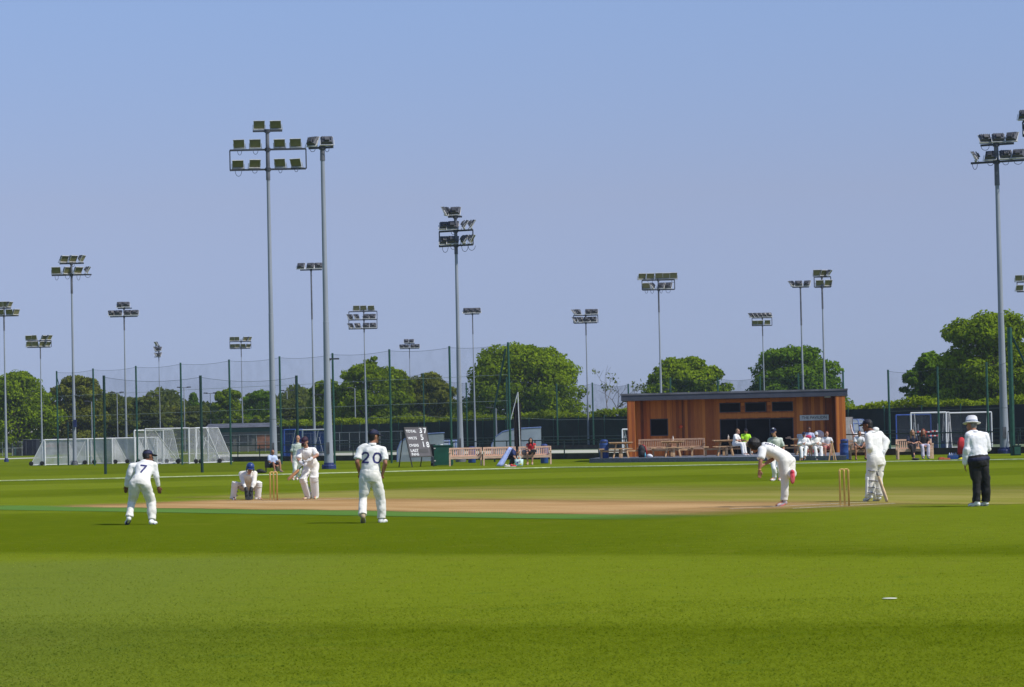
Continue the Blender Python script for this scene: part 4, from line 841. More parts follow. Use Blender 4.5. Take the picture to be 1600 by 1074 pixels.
P = gnd(1502.5, 719); m = MB(); m.ell((0, 0, .04), (.15, .12, .045)); m.ell((0, 0, .07), (.07, .06, .04)); o = m.build('cap', M('yellow_cloth', (.70, .62, .03), .7), smooth=True); o.location = P; o.name = 'yellow_cap'; tag(o, 'yellow cap lying beside the red kit bag', 'cap')
# stumps
STW = M('stump_wood', (.62, .40, .13), .45, .12, 3)
for P, lab in ((LW, 'far wicket of three stumps beside the crouching keeper'), (RW, 'near wicket of three stumps right of the bowler')):
    root = thing('wicket', lab, 'stumps', P, 'the two wickets'); ax = V(1, .18, 0).normalized() if P is LW else V(1, .1, 0).normalized()
    g = .085
    for k in (-1, 0, 1): m = MB(); m.lathe(ax * (g * k), [(0, 0), (.019, 0), (.0195, .66), (.021, .665), (.021, .70), (.016, .711), (0, .711)], 12); m.build('stump', STW, root, True)
    for k in (-.5, .5): m = MB(); c = ax * (g * k) + V(0, 0, .719); m.tube(c - ax * .042, c + ax * .042, .011, .011, 8); m.tube(c - ax * .02, c + ax * .02, .015, .015, 8); m.build('bail', STW, root)
# ================================================================ people
WHITE = M('cricket_white', (.82, .81, .78), .8, .05, 5, .25, bdist=.02); CREAM = M('cricket_cream', (.79, .765, .70), .8, .05, 5, .25, bdist=.02); SHOE = M('shoe_white', (.78, .78, .76), .6); PADW = M('pad_white', (.80, .79, .75), .65, .05, 8, .3)
SK = {'a': M('skin_light', (.46, .235, .155), .55, .1, 9), 'b': M('skin_tan', (.34, .15, .085), .55, .1, 9), 'c': M('skin_brown', (.17, .07, .036), .55, .1, 9)}
HR = {'black': M('hair_black', (.010, .009, .009), .6, .4, 30, .5), 'brown': M('hair_brown', (.05, .028, .015), .6, .4, 30, .5), 'grey': M('hair_grey', (.22, .20, .18), .7, .3, 30, .5), 'blond': M('hair_blond', (.24, .15, .08), .6, .3, 30, .5), 'red': M('hair_red', (.22, .055, .02), .6, .3, 30, .5)}
NAVY = M('navy_cloth', (.012, .016, .052), .7, .2, 8); NUMB = M('number_navy', (.035, .035, .16), .7); BLACKC = M('black_cloth', (.013, .013, .015), .75, .25, 8, .3); EYE = M('eye_dark', (.015, .012, .01), .3); LIP = M('lip', (.30, .09, .07), .5)
wtex = bpy.data.textures.new('cloth_folds', 'MARBLE'); wtex.noise_scale = .30; wtex.noise_depth = 3; wtex.turbulence = 9; wtex.marble_type = 'SOFT'
wtex2 = bpy.data.textures.new('cloth_folds_fine', 'CLOUDS'); wtex2.noise_scale = .07; wtex2.noise_depth = 1
def organic(b_, name, mat, parent, vox, sm=3, fold=0.0, tex=None):
    o = b_.build(name, mat, parent, True)
    r = o.modifiers.new('join', 'REMESH'); r.mode = 'VOXEL'; r.voxel_size = vox; r.use_smooth_shade = True
    if sm: s = o.modifiers.new('soften', 'SMOOTH'); s.factor = .5; s.iterations = sm
    if fold:
        d = o.modifiers.new('folds', 'DISPLACE'); d.texture = tex or wtex; d.texture_coords = 'LOCAL'; d.strength = fold * .8; d.mid_level = .30
    return o
PROF = [(-.10, .13, .10), (0.0, .165, .118), (.12, .170, .120), (.30, .155, .108), (.45, .148, .102), (.62, .163, .108), (.78, .172, .112), (.90, .158, .098), (.97, .10, .072), (1.02, .062, .058)]
def torso(b_, hp, nk, wh, ws, infl, t0, t1, bulk=1.0, mid=None, k=1.0):
    secs = []
    ts = [t0] + [p[0] for p in PROF if t0 < p[0] < t1] + [t1]
    for t in ts:
        w = np.interp(t, [p[0] for p in PROF], [p[1] for p in PROF]) * bulk * k + infl; d = np.interp(t, [p[0] for p in PROF], [p[2] for p in PROF]) * bulk * k + infl
        if mid is not None: c = hp * (1 - t) ** 2 + mid * 2 * t * (1 - t) + nk * t * t; tg_ = ((mid - hp) * (1 - t) + (nk - mid) * t).normalized()
        else: c = hp.lerp(nk, t); tg_ = (nk - hp).normalized()
        ax = wh.lerp(ws, max(0, min(1, t))); ax = (ax - tg_ * ax.dot(tg_)).normalized(); dp = tg_.cross(ax).normalized()
        secs.append((c, ax * w, dp * d))
    b_.loft(secs, 18)
def hand(b_, wr, a, n, k=1.0, curl=.5, sgn=1):
    a = a.normalized(); n = (n - a * n.dot(a)).normalized(); s = a.cross(n).normalized() * sgn
    b_.ell(wr + a * .048 * k, (s * .040 * k, n * .017 * k, a * .056 * k), 10, 7)
    for i, l in zip((-1.5, -.5, .5, 1.5), (.8, 1.0, .95, .72)):
        r0 = wr + a * .088 * k + s * (i * .0195 * k); d1 = a * math.cos(curl * .6) + n * math.sin(curl * .6) + s * i * .05; d2 = a * math.cos(curl * 1.7) + n * math.sin(curl * 1.7)
        r1 = r0 + d1 * .042 * l * k; r2 = r1 + d2 * .040 * l * k; b_.cone(r0 - a * .02, r1, .0105 * k, .0098 * k, 7); b_.cone(r1, r2, .0098 * k, .0085 * k, 7)
    t0 = wr + a * .028 * k - s * .030 * k; t1 = t0 + (a * .7 - s * .55 + n * .3).normalized() * .042 * k; t2 = t1 + (a * .9 - s * .1 + n * .35).normalized() * .033 * k
    b_.cone(t0, t1, .0135 * k, .011 * k, 7); b_.cone(t1, t2, .011 * k, .009 * k, 7)
def person(label, loc, J, face, skin='a', hair='black', hairstyle='short', shirt=WHITE, sleeve='short', trousers=WHITE, legs='long', shoes=SHOE, cap=None, capmat=NAVY, vox=.013, k=1.0, mid=None, gloves=None, pads=None, padw=1.0, padtop=.17, padfront=None, palm=(0, -1, 0), curl=(.5, .5), bulk=1.0, back=None, shirt_low=.10, fold=.034, eyes=True, extra=None, hu=None, group=None, brim=None, bag=1.0, sock=None):
    root = thing('person', label, 'person', loc, group)
    J = {a: Vector(c) for a, c in J.items()}; f = Vector(face).normalized(); sk = SK[skin]
    up = (hu or ((J['hd'] - J['nk']).normalized() * .6 + V(0, 0, .4))); up = (up - f * up.dot(f)).normalized(); sd = f.cross(up).normalized()
    hd = J['hd']; b_ = MB()
    b_.ell(hd + up * .02 * k, (sd * .076 * k, f * .096 * k, up * .108 * k), 16, 12); b_.ell(hd + f * .028 * k - up * .052 * k, (sd * .056 * k, f * .066 * k, up * .068 * k), 12, 9)
    b_.cone(hd + f * .088 * k + up * .012 * k, hd + f * .112 * k - up * .028 * k, .010 * k, .016 * k, 7)
    b_.ell(hd + f * .088 * k - up * .058 * k, (sd * .026 * k, f * .014 * k, up * .013 * k), 8, 6); b_.ell(hd + f * .085 * k - up * .095 * k, (sd * .028 * k, f * .022 * k, up * .022 * k), 8, 6)
    b_.ell(hd + f * .082 * k + up * .036 * k, (sd * .055 * k, f * .018 * k, up * .012 * k), 10, 6)
    for s in (-1, 1): b_.ell(hd + sd * (s * .077 * k) - f * .006 * k - up * .004 * k, (sd * .014 * k, f * .022 * k, up * .034 * k), 8, 6)
    b_.cone(hd - up * .06 * k - f * .012 * k, J['nk'], .054 * k, .062 * k, 10)
    wh = (J['hiR'] - J['hiL']).normalized(); ws = (J['shR'] - J['shL']).normalized(); hp = (J['hiL'] + J['hiR']) / 2; nk = J['nk']
    if mid is not None: mid = Vector(mid)
    torso(b_, hp, nk, wh, ws, -.012, -.06, 1.0, bulk, mid, k)
    for q in 'LR':
        sh, el, wr, hi, kn, an, to = (J[c + q] for c in ('sh', 'el', 'wr', 'hi', 'kn', 'an', 'to'))
        ins = sh.lerp(nk, .3) if mid is None else sh
        b_.cone(ins, sh, .05 * k, .056 * k, 9); b_.cone(sh, el, .052 * k, .040 * k, 9); b_.cone(el, el.lerp(wr, .35), .041 * k, .042 * k, 9); b_.cone(el.lerp(wr, .35), wr, .042 * k, .027 * k, 9)
        if not gloves or gloves == 'none':
            a = J.get('hn' + q, wr + (wr - el)) - wr; hand(b_, wr, a, Vector(palm), k, curl[0 if q == 'L' else 1], 1 if q == 'L' else -1)
        b_.cone(hi, kn, .082 * k, .054 * k, 9); b_.cone(kn, kn.lerp(an, .3), .052 * k, .056 * k, 9); b_.cone(kn.lerp(an, .3), an, .056 * k, .036 * k, 9); b_.cone(an, to, .038 * k, .030 * k, 8)
    organic(b_, 'body', sk, root, min(vox, .011), 2)
    if eyes:
        e = MB()
        for s in (-1, 1): e.ell(hd + f * .094 * k + up * .014 * k + sd * (s * .031 * k), (.0125 * k, .0125 * k, .0085 * k), 8, 6)
        e.build('eyes', EYE, root, True); e = MB(); e.ell(hd + f * .099 * k - up * .060 * k, (sd * .022 * k, f * .008 * k, up * .008 * k), 8, 6); e.build('mouth', LIP, root, True)
    if hairstyle:
        h = MB()
        if hairstyle in ('short', 'curly'):
            g = 1.0 if hairstyle == 'short' else 1.26; h.ell(hd - f * .022 * k + up * .038 * k, (sd * .084 * k * g, f * .094 * k * g, up * .106 * k * g), 14, 10); h.ell(hd - f * .045 * k - up * .02 * k, (sd * .074 * k * g, f * .058 * k * g, up * .075 * k * g), 12, 8)
        if hairstyle == 'long':
            h.ell(hd - f * .02 * k + up * .04 * k, (sd * .09 * k, f * .10 * k, up * .108 * k), 14, 10)
            for s in (-1, 1): h.cone(hd + sd * (s * .075 * k) + up * .03 * k, hd + sd * (s * .085 * k) + f * .02 - V(0, 0, .26 * k), .045 * k, .04 * k, 8)
            h.cone(hd - f * .06 * k, hd - f * .07 * k - V(0, 0, .22 * k), .07 * k, .06 * k, 8)
        if hairstyle == 'balding': h.ell(hd - f * .045 * k + up * .0 * k, (sd * .083 * k, f * .062 * k, up * .07 * k), 12, 8)
        organic(h, 'hair', HR[hair], root, min(vox, .012), 2, .010 if hairstyle != 'curly' else .045, wtex2)
    bd = Vector(brim).normalized() if brim else f
    if cap == 'cap':
        c = MB(); o_ = hd + up * .052 * k - f * .004 * k; c.ell(o_, (sd * .092 * k, f * .110 * k, up * .088 * k), 18, 12, -.15)
        cb = root and c.build('cap', capmat, root, True); c = MB(); fl = (bd - up * .18).normalized(); su = sd.cross(fl).normalized(); c.ell(o_ + fl * .125 * k - up * .002, (bd.cross(up).normalized() * .078 * k, fl * .070 * k, up * .009 * k), 14, 6); c.build('peak', capmat, cb, True)
        c = MB(); c.ell(o_ + up * .088 * k, (.012, .012, .008), 8, 5); c.build('button', capmat, cb, True)
    if cap == 'helmet':
        c = MB(); o_ = hd + up * .038 * k; c.ell(o_, (sd * .112 * k, f * .128 * k, up * .118 * k), 20, 12, -.3); cb = c.build('helmet', capmat, root, True)
        c = MB(); fl = (f - up * .25).normalized(); c.ell(o_ + fl * .135 * k - up * .01, (sd * .095 * k, fl * .055 * k, up * .010 * k), 14, 6); c.build('peak', capmat, cb, True)
        c = MB()
        for z in (-.02, -.06, -.10): c.path([hd + up * z * k + sd * (math.sin(g) * .105 * k) + f * (math.cos(g) * .14 * k) for g in (-1.3, -.8, -.3, .3, .8, 1.3)], .004, 5)
        c.build('grille', DARKM, cb)
        c = MB()
        for s in (-1, 1): c.ell(hd + sd * (s * .10 * k) - up * .04 * k, (sd * .018 * k, f * .05 * k, up * .06 * k), 10, 7)
        c.build('side_guard', capmat, cb, True)
    if cap == 'hat':
        c = MB(); o_ = hd + up * .055 * k; rb = .165 * k
        c.loft([(o_ - up * .022, sd * rb, f * rb * 1.05), (o_ - up * .012, sd * rb * 1.01, f * rb * 1.06), (o_ + up * .006, sd * .11 * k, f * .125 * k), (o_ + up * .10, sd * .092 * k, f * .108 * k), (o_ + up * .125, sd * .06 * k, f * .075 * k)], 24); hb = c.build('sun_hat', capmat, root, True)
        c = MB(); c.loft([(o_ + up * .012, sd * .111 * k, f * .126 * k), (o_ + up * .036, sd * .107 * k, f * .122 * k)], 24); c.build('hat_band', M('hat_band', (.35, .40, .50), .7), hb, True)
    # shirt
    if shirt:
        b_ = MB(); torso(b_, hp, nk, wh, ws, .018 * bag, shirt_low, .985, bulk, mid, k)
        for q in 'LR':
            sh, el, wr = J['sh' + q], J['el' + q], J['wr' + q]; ins = sh.lerp(nk, .45) - (nk - hp).normalized() * .012; b_.cone(ins, sh, .074 * k, .078 * k, 10)
            if sleeve == 'long': b_.cone(sh, el, .074 * k, .060 * k * bag, 10); b_.cone(el, el.lerp(wr, .92), .060 * k * bag, .044 * k * bag, 10)
            elif sleeve == 'short': b_.cone(sh, sh.lerp(el, .62), .075 * k, .070 * k, 10); b_.tube(sh.lerp(el, .6), sh.lerp(el, .78), .072 * k, .074 * k, 12)
            elif sleeve == 'none': b_.cone(ins, sh, .07 * k, .06 * k, 10)
        so_ = organic(b_, 'shirt', shirt, root, vox, 3, fold)
        c = MB(); tn = (hd - nk).normalized(); c.loft([(nk - tn * .025 * k, sd * .088 * k, f * .085 * k), (nk + tn * .030 * k, sd * .072 * k, f * .074 * k), (nk + tn * .032 * k, sd * .060 * k, f * .060 * k), (nk - tn * .01 * k, sd * .064 * k, f * .064 * k)], 16); c.build('collar', shirt, so_, True)
    b_ = MB(); bl = hp.lerp(nk, .0); torso(b_, hp, nk, wh, ws, .022 * bag, -.12, .24, bulk, mid, k)
    for q in 'LR':
        hi, kn, an = J['hi' + q], J['kn' + q], J['an' + q]
        if legs == 'long':
            b_.cone(hi, kn, .112 * k * bag, .082 * k * bag, 12); mdl = kn.lerp(an, .5); b_.cone(kn, mdl, .082 * k * bag, .080 * k * bag, 12); b_.cone(mdl, mdl.lerp(an, .55), .080 * k * bag, .074 * k * bag, 12); b_.tube(mdl.lerp(an, .5), an.lerp(kn, .03), .076 * k * bag, .080 * k * bag, 12)
        else: b_.cone(hi, hi.lerp(kn, .7), .108 * k * bag, .098 * k, 12); b_.tube(hi.lerp(kn, .65), hi.lerp(kn, .88), .098 * k, .100 * k, 12)
    organic(b_, 'trousers' if legs == 'long' else 'shorts', trousers, root, vox, 3, fold)
    if shoes:
        for q in 'LR':
            an, to = J['an' + q], J['to' + q]; d = (to - an); fw = V(d.x, d.y, d.z); fl = V(d.x, d.y, 0)
            b_ = MB(); up_ = (J['kn' + q] - an).normalized(); fd = fw.normalized(); sid = fd.cross(V(0, 0, 1)) if abs(fd.z) < .9 else fd.cross(V(0, 1, 0)); sid.normalize(); nz_ = sid.cross(fd).normalized()
            heel = an - up_ * .045 * k - fd * .03 * k; b_.cone(an, heel, .05 * k, .046 * k, 9); b_.ell(heel.lerp(to, .35), (sid * .042 * k, fd * .10 * k, nz_ * .05 * k), 10, 8); b_.ell(heel.lerp(to, .78), (sid * .048 * k, fd * .075 * k, nz_ * .034 * k), 10, 8)
            mt = shoes[0 if q == 'L' else 1] if isinstance(shoes, tuple) else shoes
            so = organic(b_, 'shoe', mt, root, .011, 2)
            c = MB(); c.ell(heel.lerp(to, .5) - nz_ * .036 * k, (sid * .05 * k, fd * .135 * k, nz_ * .012 * k), 12, 6); c.build('sole', sock if sock else M('sole_grey', (.35, .33, .31), .7), so, True)
    if gloves and gloves != 'none':
        for q in 'LR':
            el, wr = J['el' + q], J['wr' + q]; a = (J.get('hn' + q, wr + (wr - el)) - wr).normalized(); g = MB()
            g.cone(wr - a * .05, wr + a * .02, .050, .052, 10); hand(g, wr, a, Vector(palm), (1.85 if cap == 'helmet' else 1.45) * k, curl[0 if q == 'L' else 1], 1 if q == 'L' else -1); organic(g, 'glove', gloves, root, .011, 2)
    if pads:
        for i, q in enumerate('LR'):
            hi, kn, an, to = (J[c + q] for c in ('hi', 'kn', 'an', 'to')); pf = Vector(padfront[i] if isinstance(padfront[0], (tuple, list)) else padfront).normalized()
            ax = (kn - an).normalized(); pf2 = (pf - ax * pf.dot(ax)).normalized(); s_ = ax.cross(pf2).normalized(); g = MB()
            th = (hi - kn).normalized()
            for j in range(-3, 4):
                off = pf2 * (.085 * math.cos(j * .36)) * k + s_ * (.098 * padw * math.sin(j * .42)) * k
                g.cone(an + off * .9 + ax * .01, an.lerp(kn, .55) + off, .024 * k, .027 * k, 8); g.cone(an.lerp(kn, .55) + off, kn + off - ax * .02, .027 * k, .027 * k, 8); g.cone(kn + off * 1.05 + th * .05, kn + off + th * padtop * k, .026 * k, .022 * k, 8)
            for z in (-.045, 0, .045): c = kn + ax * z; g.path([c + pf2 * (.10 * math.cos(w)) * k + s_ * (.115 * padw * math.sin(w)) * k for w in (-1.1, -.55, 0, .55, 1.1)], .032 * k, 8)
            for w in (-1, 1): g.ell(an - ax * .02 + pf2 * .05 + s_ * .04 * w, (.05, .05, .035), 8, 6)
            po = organic(g, 'leg_pad', PADW, root, .012, 1)
            st = MB()
            for t_ in (.15, .45, .82): c = an.lerp(kn, t_); st.path([c + pf2 * (math.cos(w) * .088) * k + s_ * (math.sin(w) * .098) * k for w in (1.2, 1.8, 2.4, 3.14, 3.9, 4.5, 5.1)], .010, 6)
            c = kn + th * .13; st.path([c + pf2 * (math.cos(w) * .10) * k + s_ * (math.sin(w) * .115) * k for w in (1.2, 1.8, 2.4, 3.14, 3.9, 4.5, 5.1)], .013, 6)
            st.build('strap', M('strap_grey', (.26, .26, .29), .7), po, True)
    if back:   # strokes of the shirt number, laid onto the cloth of the back
        strokes, ctr, sz, fwd, wdt, mt = back; dg = bpy.context.evaluated_depsgraph_get(); ev = so_.evaluated_get(dg); me = ev.to_mesh(); bv = BVHTree.FromPolygons([v.co for v in me.vertices], [p.vertices for p in me.polygons]); ev.to_mesh_clear()
        fwd = Vector(fwd).normalized(); tn = (nk - hp).normalized(); U = (tn - fwd * tn.dot(fwd)).normalized(); W = fwd.cross(U).normalized(); o_ = hp.lerp(nk, ctr) ; nb_ = MB()
        for stv in strokes:
            P = []
            for (a0, b0), (a1, b1) in zip(stv[:-1], stv[1:]):
                n = max(2, int(math.hypot(a1 - a0, b1 - b0) * sz / .008))
                for i in range(n + 1): P.append((a0 + (a1 - a0) * i / n, b0 + (b1 - b0) * i / n))
            L = []
            for i, (a0, b0) in enumerate(P):
                j0, j1 = P[max(0, i - 2)], P[min(len(P) - 1, i + 2)]; tx, ty = j1[0] - j0[0], j1[1] - j0[1]; q_ = math.hypot(tx, ty) or 1; nx, ny = -ty / q_, tx / q_; row = []
                for e_ in (-1, -.33, .33, 1):
                    pt = o_ + W * (a0 * sz + nx * wdt * e_) + U * (b0 * sz + ny * wdt * e_) - fwd * .6
                    hit = bv.ray_cast(pt, fwd); row.append((hit[0] - fwd * .006) if hit[0] else None)
                L.append(row)
            for r0, r1 in zip(L[:-1], L[1:]):
                for i in range(3):
                    if all(x is not None for x in (r0[i], r0[i + 1], r1[i + 1], r1[i])): nb_.quad(r0[i], r0[i + 1], r1[i + 1], r1[i])
        nb_.build('shirt_number', mt, so_)
    if extra: extra(root, J)
    return root
def jpx(base, spec):
    """joints from photo measurements: name -> (x, y, metres behind the feet)"""
    P = gnd(*base); J = {}
    for it in spec.split(';'):
        w = it.split()
        if not w: continue
        q = at(float(w[1]), float(w[2]), P.y + float(w[3])) - P
        if len(w) > 4: q.z = float(w[4])
        J[w[0]] = q
    return P, J
SEVEN = [[(-.36, .5), (.36, .5), (-.10, -.5)]]
TWENTY = [[(-.95, .28), (-.85, .45), (-.6, .5), (-.38, .45), (-.28, .25), (-.38, .02), (-.95, -.5), (-.22, -.5)], [(.62, .5), (.38, .42), (.26, .15), (.26, -.15), (.38, -.42), (.62, -.5), (.86, -.42), (.98, -.15), (.98, .15), (.86, .42), (.62, .5)]]
# fielder in shirt 7
P, J = jpx((222, 820), 'hd 231.5 714 .40; nk 228 722.5 .30; shL 207.5 729.5 .24; shR 240.5 728.5 .26; elL 202.5 743 .22; elR 244.5 745 .24; wrL 198.5 759 .30; wrR 247 760 .30; hnL 195.5 773 .34; hnR 250.5 774 .34; hiL 211.5 757 -.02; hiR 227.5 757.5 -.02; knL 206 784 .14; knR 236.5 784 .12; anL 201.5 809 -.02; anR 237 813.5 0; toL 197.5 815.5 .13 .03; toR 243.5 818 .12 .03')
person('fielder with navy shirt number 7 bending forward, hands hanging, seen from behind', P, J, (.75, .66, -.05), 'c', 'black', 'short', WHITE, 'long', CREAM, cap='cap', k=.97, palm=(0, 1, 0), curl=(.35, .35), back=(SEVEN, .62, .155, (0.05, 1, -.25), .0165, NUMB), brim=(.95, .3, 0), sock=M('sole_navy', (.04, .04, .2), .6), fold=.034)
# fielder in shirt 20
P, J = jpx((585, 817), 'hd 583.6 682.5 .06; nk 581.3 695 .03; shL 563.5 702.5 .02; shR 597.5 704 .03; elL 557.8 722 -.06; elR 602.2 724 -.06; wrL 562 740 .10; wrR 597.5 741 .10; hnL 566 747.5 .16; hnR 593.5 748 .16; hiL 571.5 747 0; hiR 587.5 747 .02; knL 567 779 .03; knR 594.5 780 .10; anL 567.2 806 -.20; anR 595.8 811.5 .08; toL 567.4 815 -.04 .03; toR 603 815 .16 .03')
person('fielder with navy shirt number 20 standing with hands in pockets, seen from behind', P, J, (.80, .60, -.03), 'b', 'black', 'short', WHITE, 'short', CREAM, cap='cap', k=.98, palm=(0, 1, 0), back=(TWENTY, .60, .175, (0, 1, -.05), .0165, NUMB), brim=(.97, .2, -.05), fold=.034, shoes=(M('shoe_dirty', (.34, .27, .17), .8), SHOE), bulk=1.02)
# wicketkeeper
P, J = jpx((386, 782), 'hd 391 731.5 -.26; nk 388.8 739.5 -.12; shL 377.8 741.5 -.02; shR 398 741 -.06; elL 380 755 -.18; elR 396.5 755 -.2; wrL 385 766.5 -.36; wrR 392.5 766.5 -.36; hnL 387 777 -.42; hnR 391.5 777 -.42; hiL 380.5 761 .30; hiR 394 761 .30; knL 368 756.5 -.02; knR 404 756.5 -.02; anL 365.2 777 .05; anR 402.5 777.5 .05; toL 367 781 -.16 .03; toR 408.5 781 -.10 .03')
person('crouching wicketkeeper in a blue helmet with black gloves between pads', P, J, (.22, -.95, -.12), 'a', None, None, CREAM, 'long', CREAM, cap='helmet', capmat=M('helmet_blue', (.02, .045, .18), .35, .15, 4), gloves=M('glove_black', (.016, .018, .018), .6), pads=True, padfront=((-.25, -1, .1), (.25, -1, .1)), palm=(0, -1, .2), curl=(.25, .25), k=.92, vox=.013, padw=.72, padtop=.07)
# striker
P, J = jpx((484, 781), 'hd 476.3 690.5 -.22; nk 478.7 701 -.12; shL 467.5 706 -.10; shR 489.5 703 -.08; elL 466.5 719 -.22; elR 496 711.5 -.24; wrL 471.5 724 -.38; wrR 484 718.5 -.38; hnL 475 726 -.42; hnR 479 722 -.42; hiL 481 727 .08; hiR 493 727 .08; knL 474.8 749 -.10; knR 491.3 748 -.04; anL 482.5 775.5 .05; anR 493 775.5 .06; toL 474.5 780.5 -.08 .03; toR 492 780.5 -.14 .03')
GLV = M('batting_glove', (.66, .66, .66), .7, .1, 14)
person('batsman in a dark cap crouching over his bat at the far wicket', P, J, (-.35, -.88, -.32), 'a', 'brown', 'short', WHITE, 'short', CREAM, cap='cap', capmat=M('cap_maroon', (.035, .012, .03), .7), gloves=GLV, pads=True, padfront=((-.75, -.66, 0), (-.2, -1, 0)), palm=(-.6, .3, .4), curl=(1.25, 1.25), k=.94, shoes=(M('shoe_cream', (.62, .50, .34), .7), M('shoe_lime', (.5, .62, .30), .6)), fold=.034,
    extra=lambda r, J: organic(MB().ell(J['hd'] + V(-.03, -.055, -.075), (.062, .06, .055)), 'beard', HR['brown'], r, .011, 1, .01, wtex2))
WILL = M('willow', (.62, .45, .25), .5, .15, 3, stretch=(1, 1, 5)); WILLO = M('willow_oiled', (.50, .24, .10), .5, .2, 3); GRIP = M('bat_grip', (.05, .05, .06), .8)
def bat(label, top, sh, tip, face, mat, stick=None):
    root = thing('cricket_bat', label, 'bat', tip); t, s_, p = top - tip, sh - tip, V(0, 0, 0); a = (p - s_).normalized(); n = Vector(face); n = (n - a * n.dot(a)).normalized(); w = a.cross(n).normalized()
    m = MB(); secs = []
    for u, ww, th in ((0, .018, .016), (.04, .035, .02), (.1, .052, .022), (.6, .054, .030), (.88, .054, .026), (.97, .050, .018), (1, .036, .014)): secs.append((s_.lerp(p, u), w * ww, n * th))
    m.loft(secs, 12); m.build('blade', mat, root, True)
    if stick: MB().box(s_.lerp(p, .3) - n * .03, (.07, .004, .16), rot=Matrix((w, n, a)).transposed()).build('sticker', stick, root)
    m = MB(); m.tube(t, s_, .017, .015, 10); m.ell(t, (.02, .02, .02), 8, 6); m.build('grip', GRIP, root, True)
Y = P.y - .40
bat('wooden bat held low and slanted by the batsman at the far wicket', at(484, 716, Y), at(467, 734, Y - .02), at(449.5, 750, Y - .05), (-.5, -.6, .6), WILLO, DARKM)
# fielder walking in behind the striker
P, J = jpx((461, 750.5), 'hd 465.5 685.5 -.02; nk 465 693 0; shL 458 696.5 0; shR 472 696.5 0; elL 455.8 708 .02; elR 474.5 708 .02; wrL 455.3 718 -.06; wrR 474.5 718 -.06; hiL 460.8 718.5 0; hiR 468.5 718.5 .02; knL 460.8 733 -.12; knR 467.5 733 .12; anL 458.8 746.5 -.05; anR 464.5 745 .25; toL 457.5 749.3 -.22 .03; toR 463.5 749 .1 .03')
person('bare headed fielder walking in behind the batsman at the far wicket', P, J, (-.1, -1, -.05), 'a', 'blond', 'balding', M('shirt_palegreen', (.55, .60, .53), .8, .06, 5, .2), 'short', WHITE, k=.93, palm=(.5, 0, 0))
# bowler following through
P, J = jpx((1222, 792), 'hd 1179 697 -.02; nk 1188.5 699 -.02; shL 1191 705 -.16; shR 1198.5 706 .18; elL 1188.3 721 -.26; elR 1207 718 .12; wrL 1186.8 735 -.28; wrR 1192.5 727 -.1; hnL 1186.8 746 -.26; hnR 1187 729 -.16; hiL 1224.5 720 -.06; hiR 1235 721 .10; knL 1226.3 748 -.05; knR 1237 741 .06; anL 1225.2 783 0; anR 1238 740 -.34; toL 1213.5 790.5 -.06 .03; toR 1238.3 754.5 -.38')
def bow(r, J):
    c = MB(); c.ell(J['wrL'] + V(0, 0, .01), (.036, .036, .018), 10, 6); c.build('wristband', M('band_tan', (.5, .3, .1), .7), r, True)
    c = MB(); hp = (J['hiL'] + J['hiR']) / 2; q = hp.lerp(J['nk'], .66) + V(0, -.12, .13)
    for i in range(5): c.box(q + V(-.08 + .04 * i, -.01 - .001 * i, .035 - .012 * i), (.026, .01, .03 + .012 * (i % 2)))
    c.build('name_print', NUMB, r)
person('bowler doubled over in his follow through with one pink soled shoe raised behind', P, J, (-.75, -.1, -.66), 'b', 'black', 'curly', WHITE, 'short', CREAM, k=.98, palm=(0, -.5, 0), curl=(.3, .5), shoes=(M('shoe_grey_pink', (.42, .36, .38), .6), M('shoe_pink', (.62, .05, .08), .6)), hu=V(-.55, -.15, .6), mid=at(1213, 701.5, P.y) - P, extra=bow, sock=M('sole_pink', (.60, .10, .10), .6), eyes=False, fold=.026)
# slip fielder beyond the bowler
P, J = jpx((1211, 751.5), 'hd 1208.5 675.5 -.24; nk 1210.6 684 -.12; shL 1202.5 688.5 -.10; shR 1219.5 688 -.06; elL 1201.3 703 -.10; elR 1224 700.5 -.04; wrL 1206.5 713 -.18; wrR 1222.5 713 -.16; hiL 1207.2 717 .10; hiR 1217 717 .12; knL 1209.3 733 -.10; knR 1218.5 733 -.04; anL 1210.6 746.5 0; anR 1218.8 747 .08; toL 1204 749.7 -.14 .03; toR 1217 749.8 -.12 .03')
def badge(r, J):
    hd = J['hd']; c = MB(); c.ell(hd + V(-.02, -.105, .105), (.028, .012, .02), 8, 6); c.build('cap_badge', M('badge_white', (.75, .75, .78), .6), r, True)
person('fielder in a pale green shirt and navy badge cap standing beyond the bowler', P, J, (-.3, -.93, -.2), 'a', 'brown', 'short', M('shirt_palegreen', (.55, .60, .53)), 'short', WHITE, cap='cap', k=.93, palm=(0, .5, -.5), extra=badge)
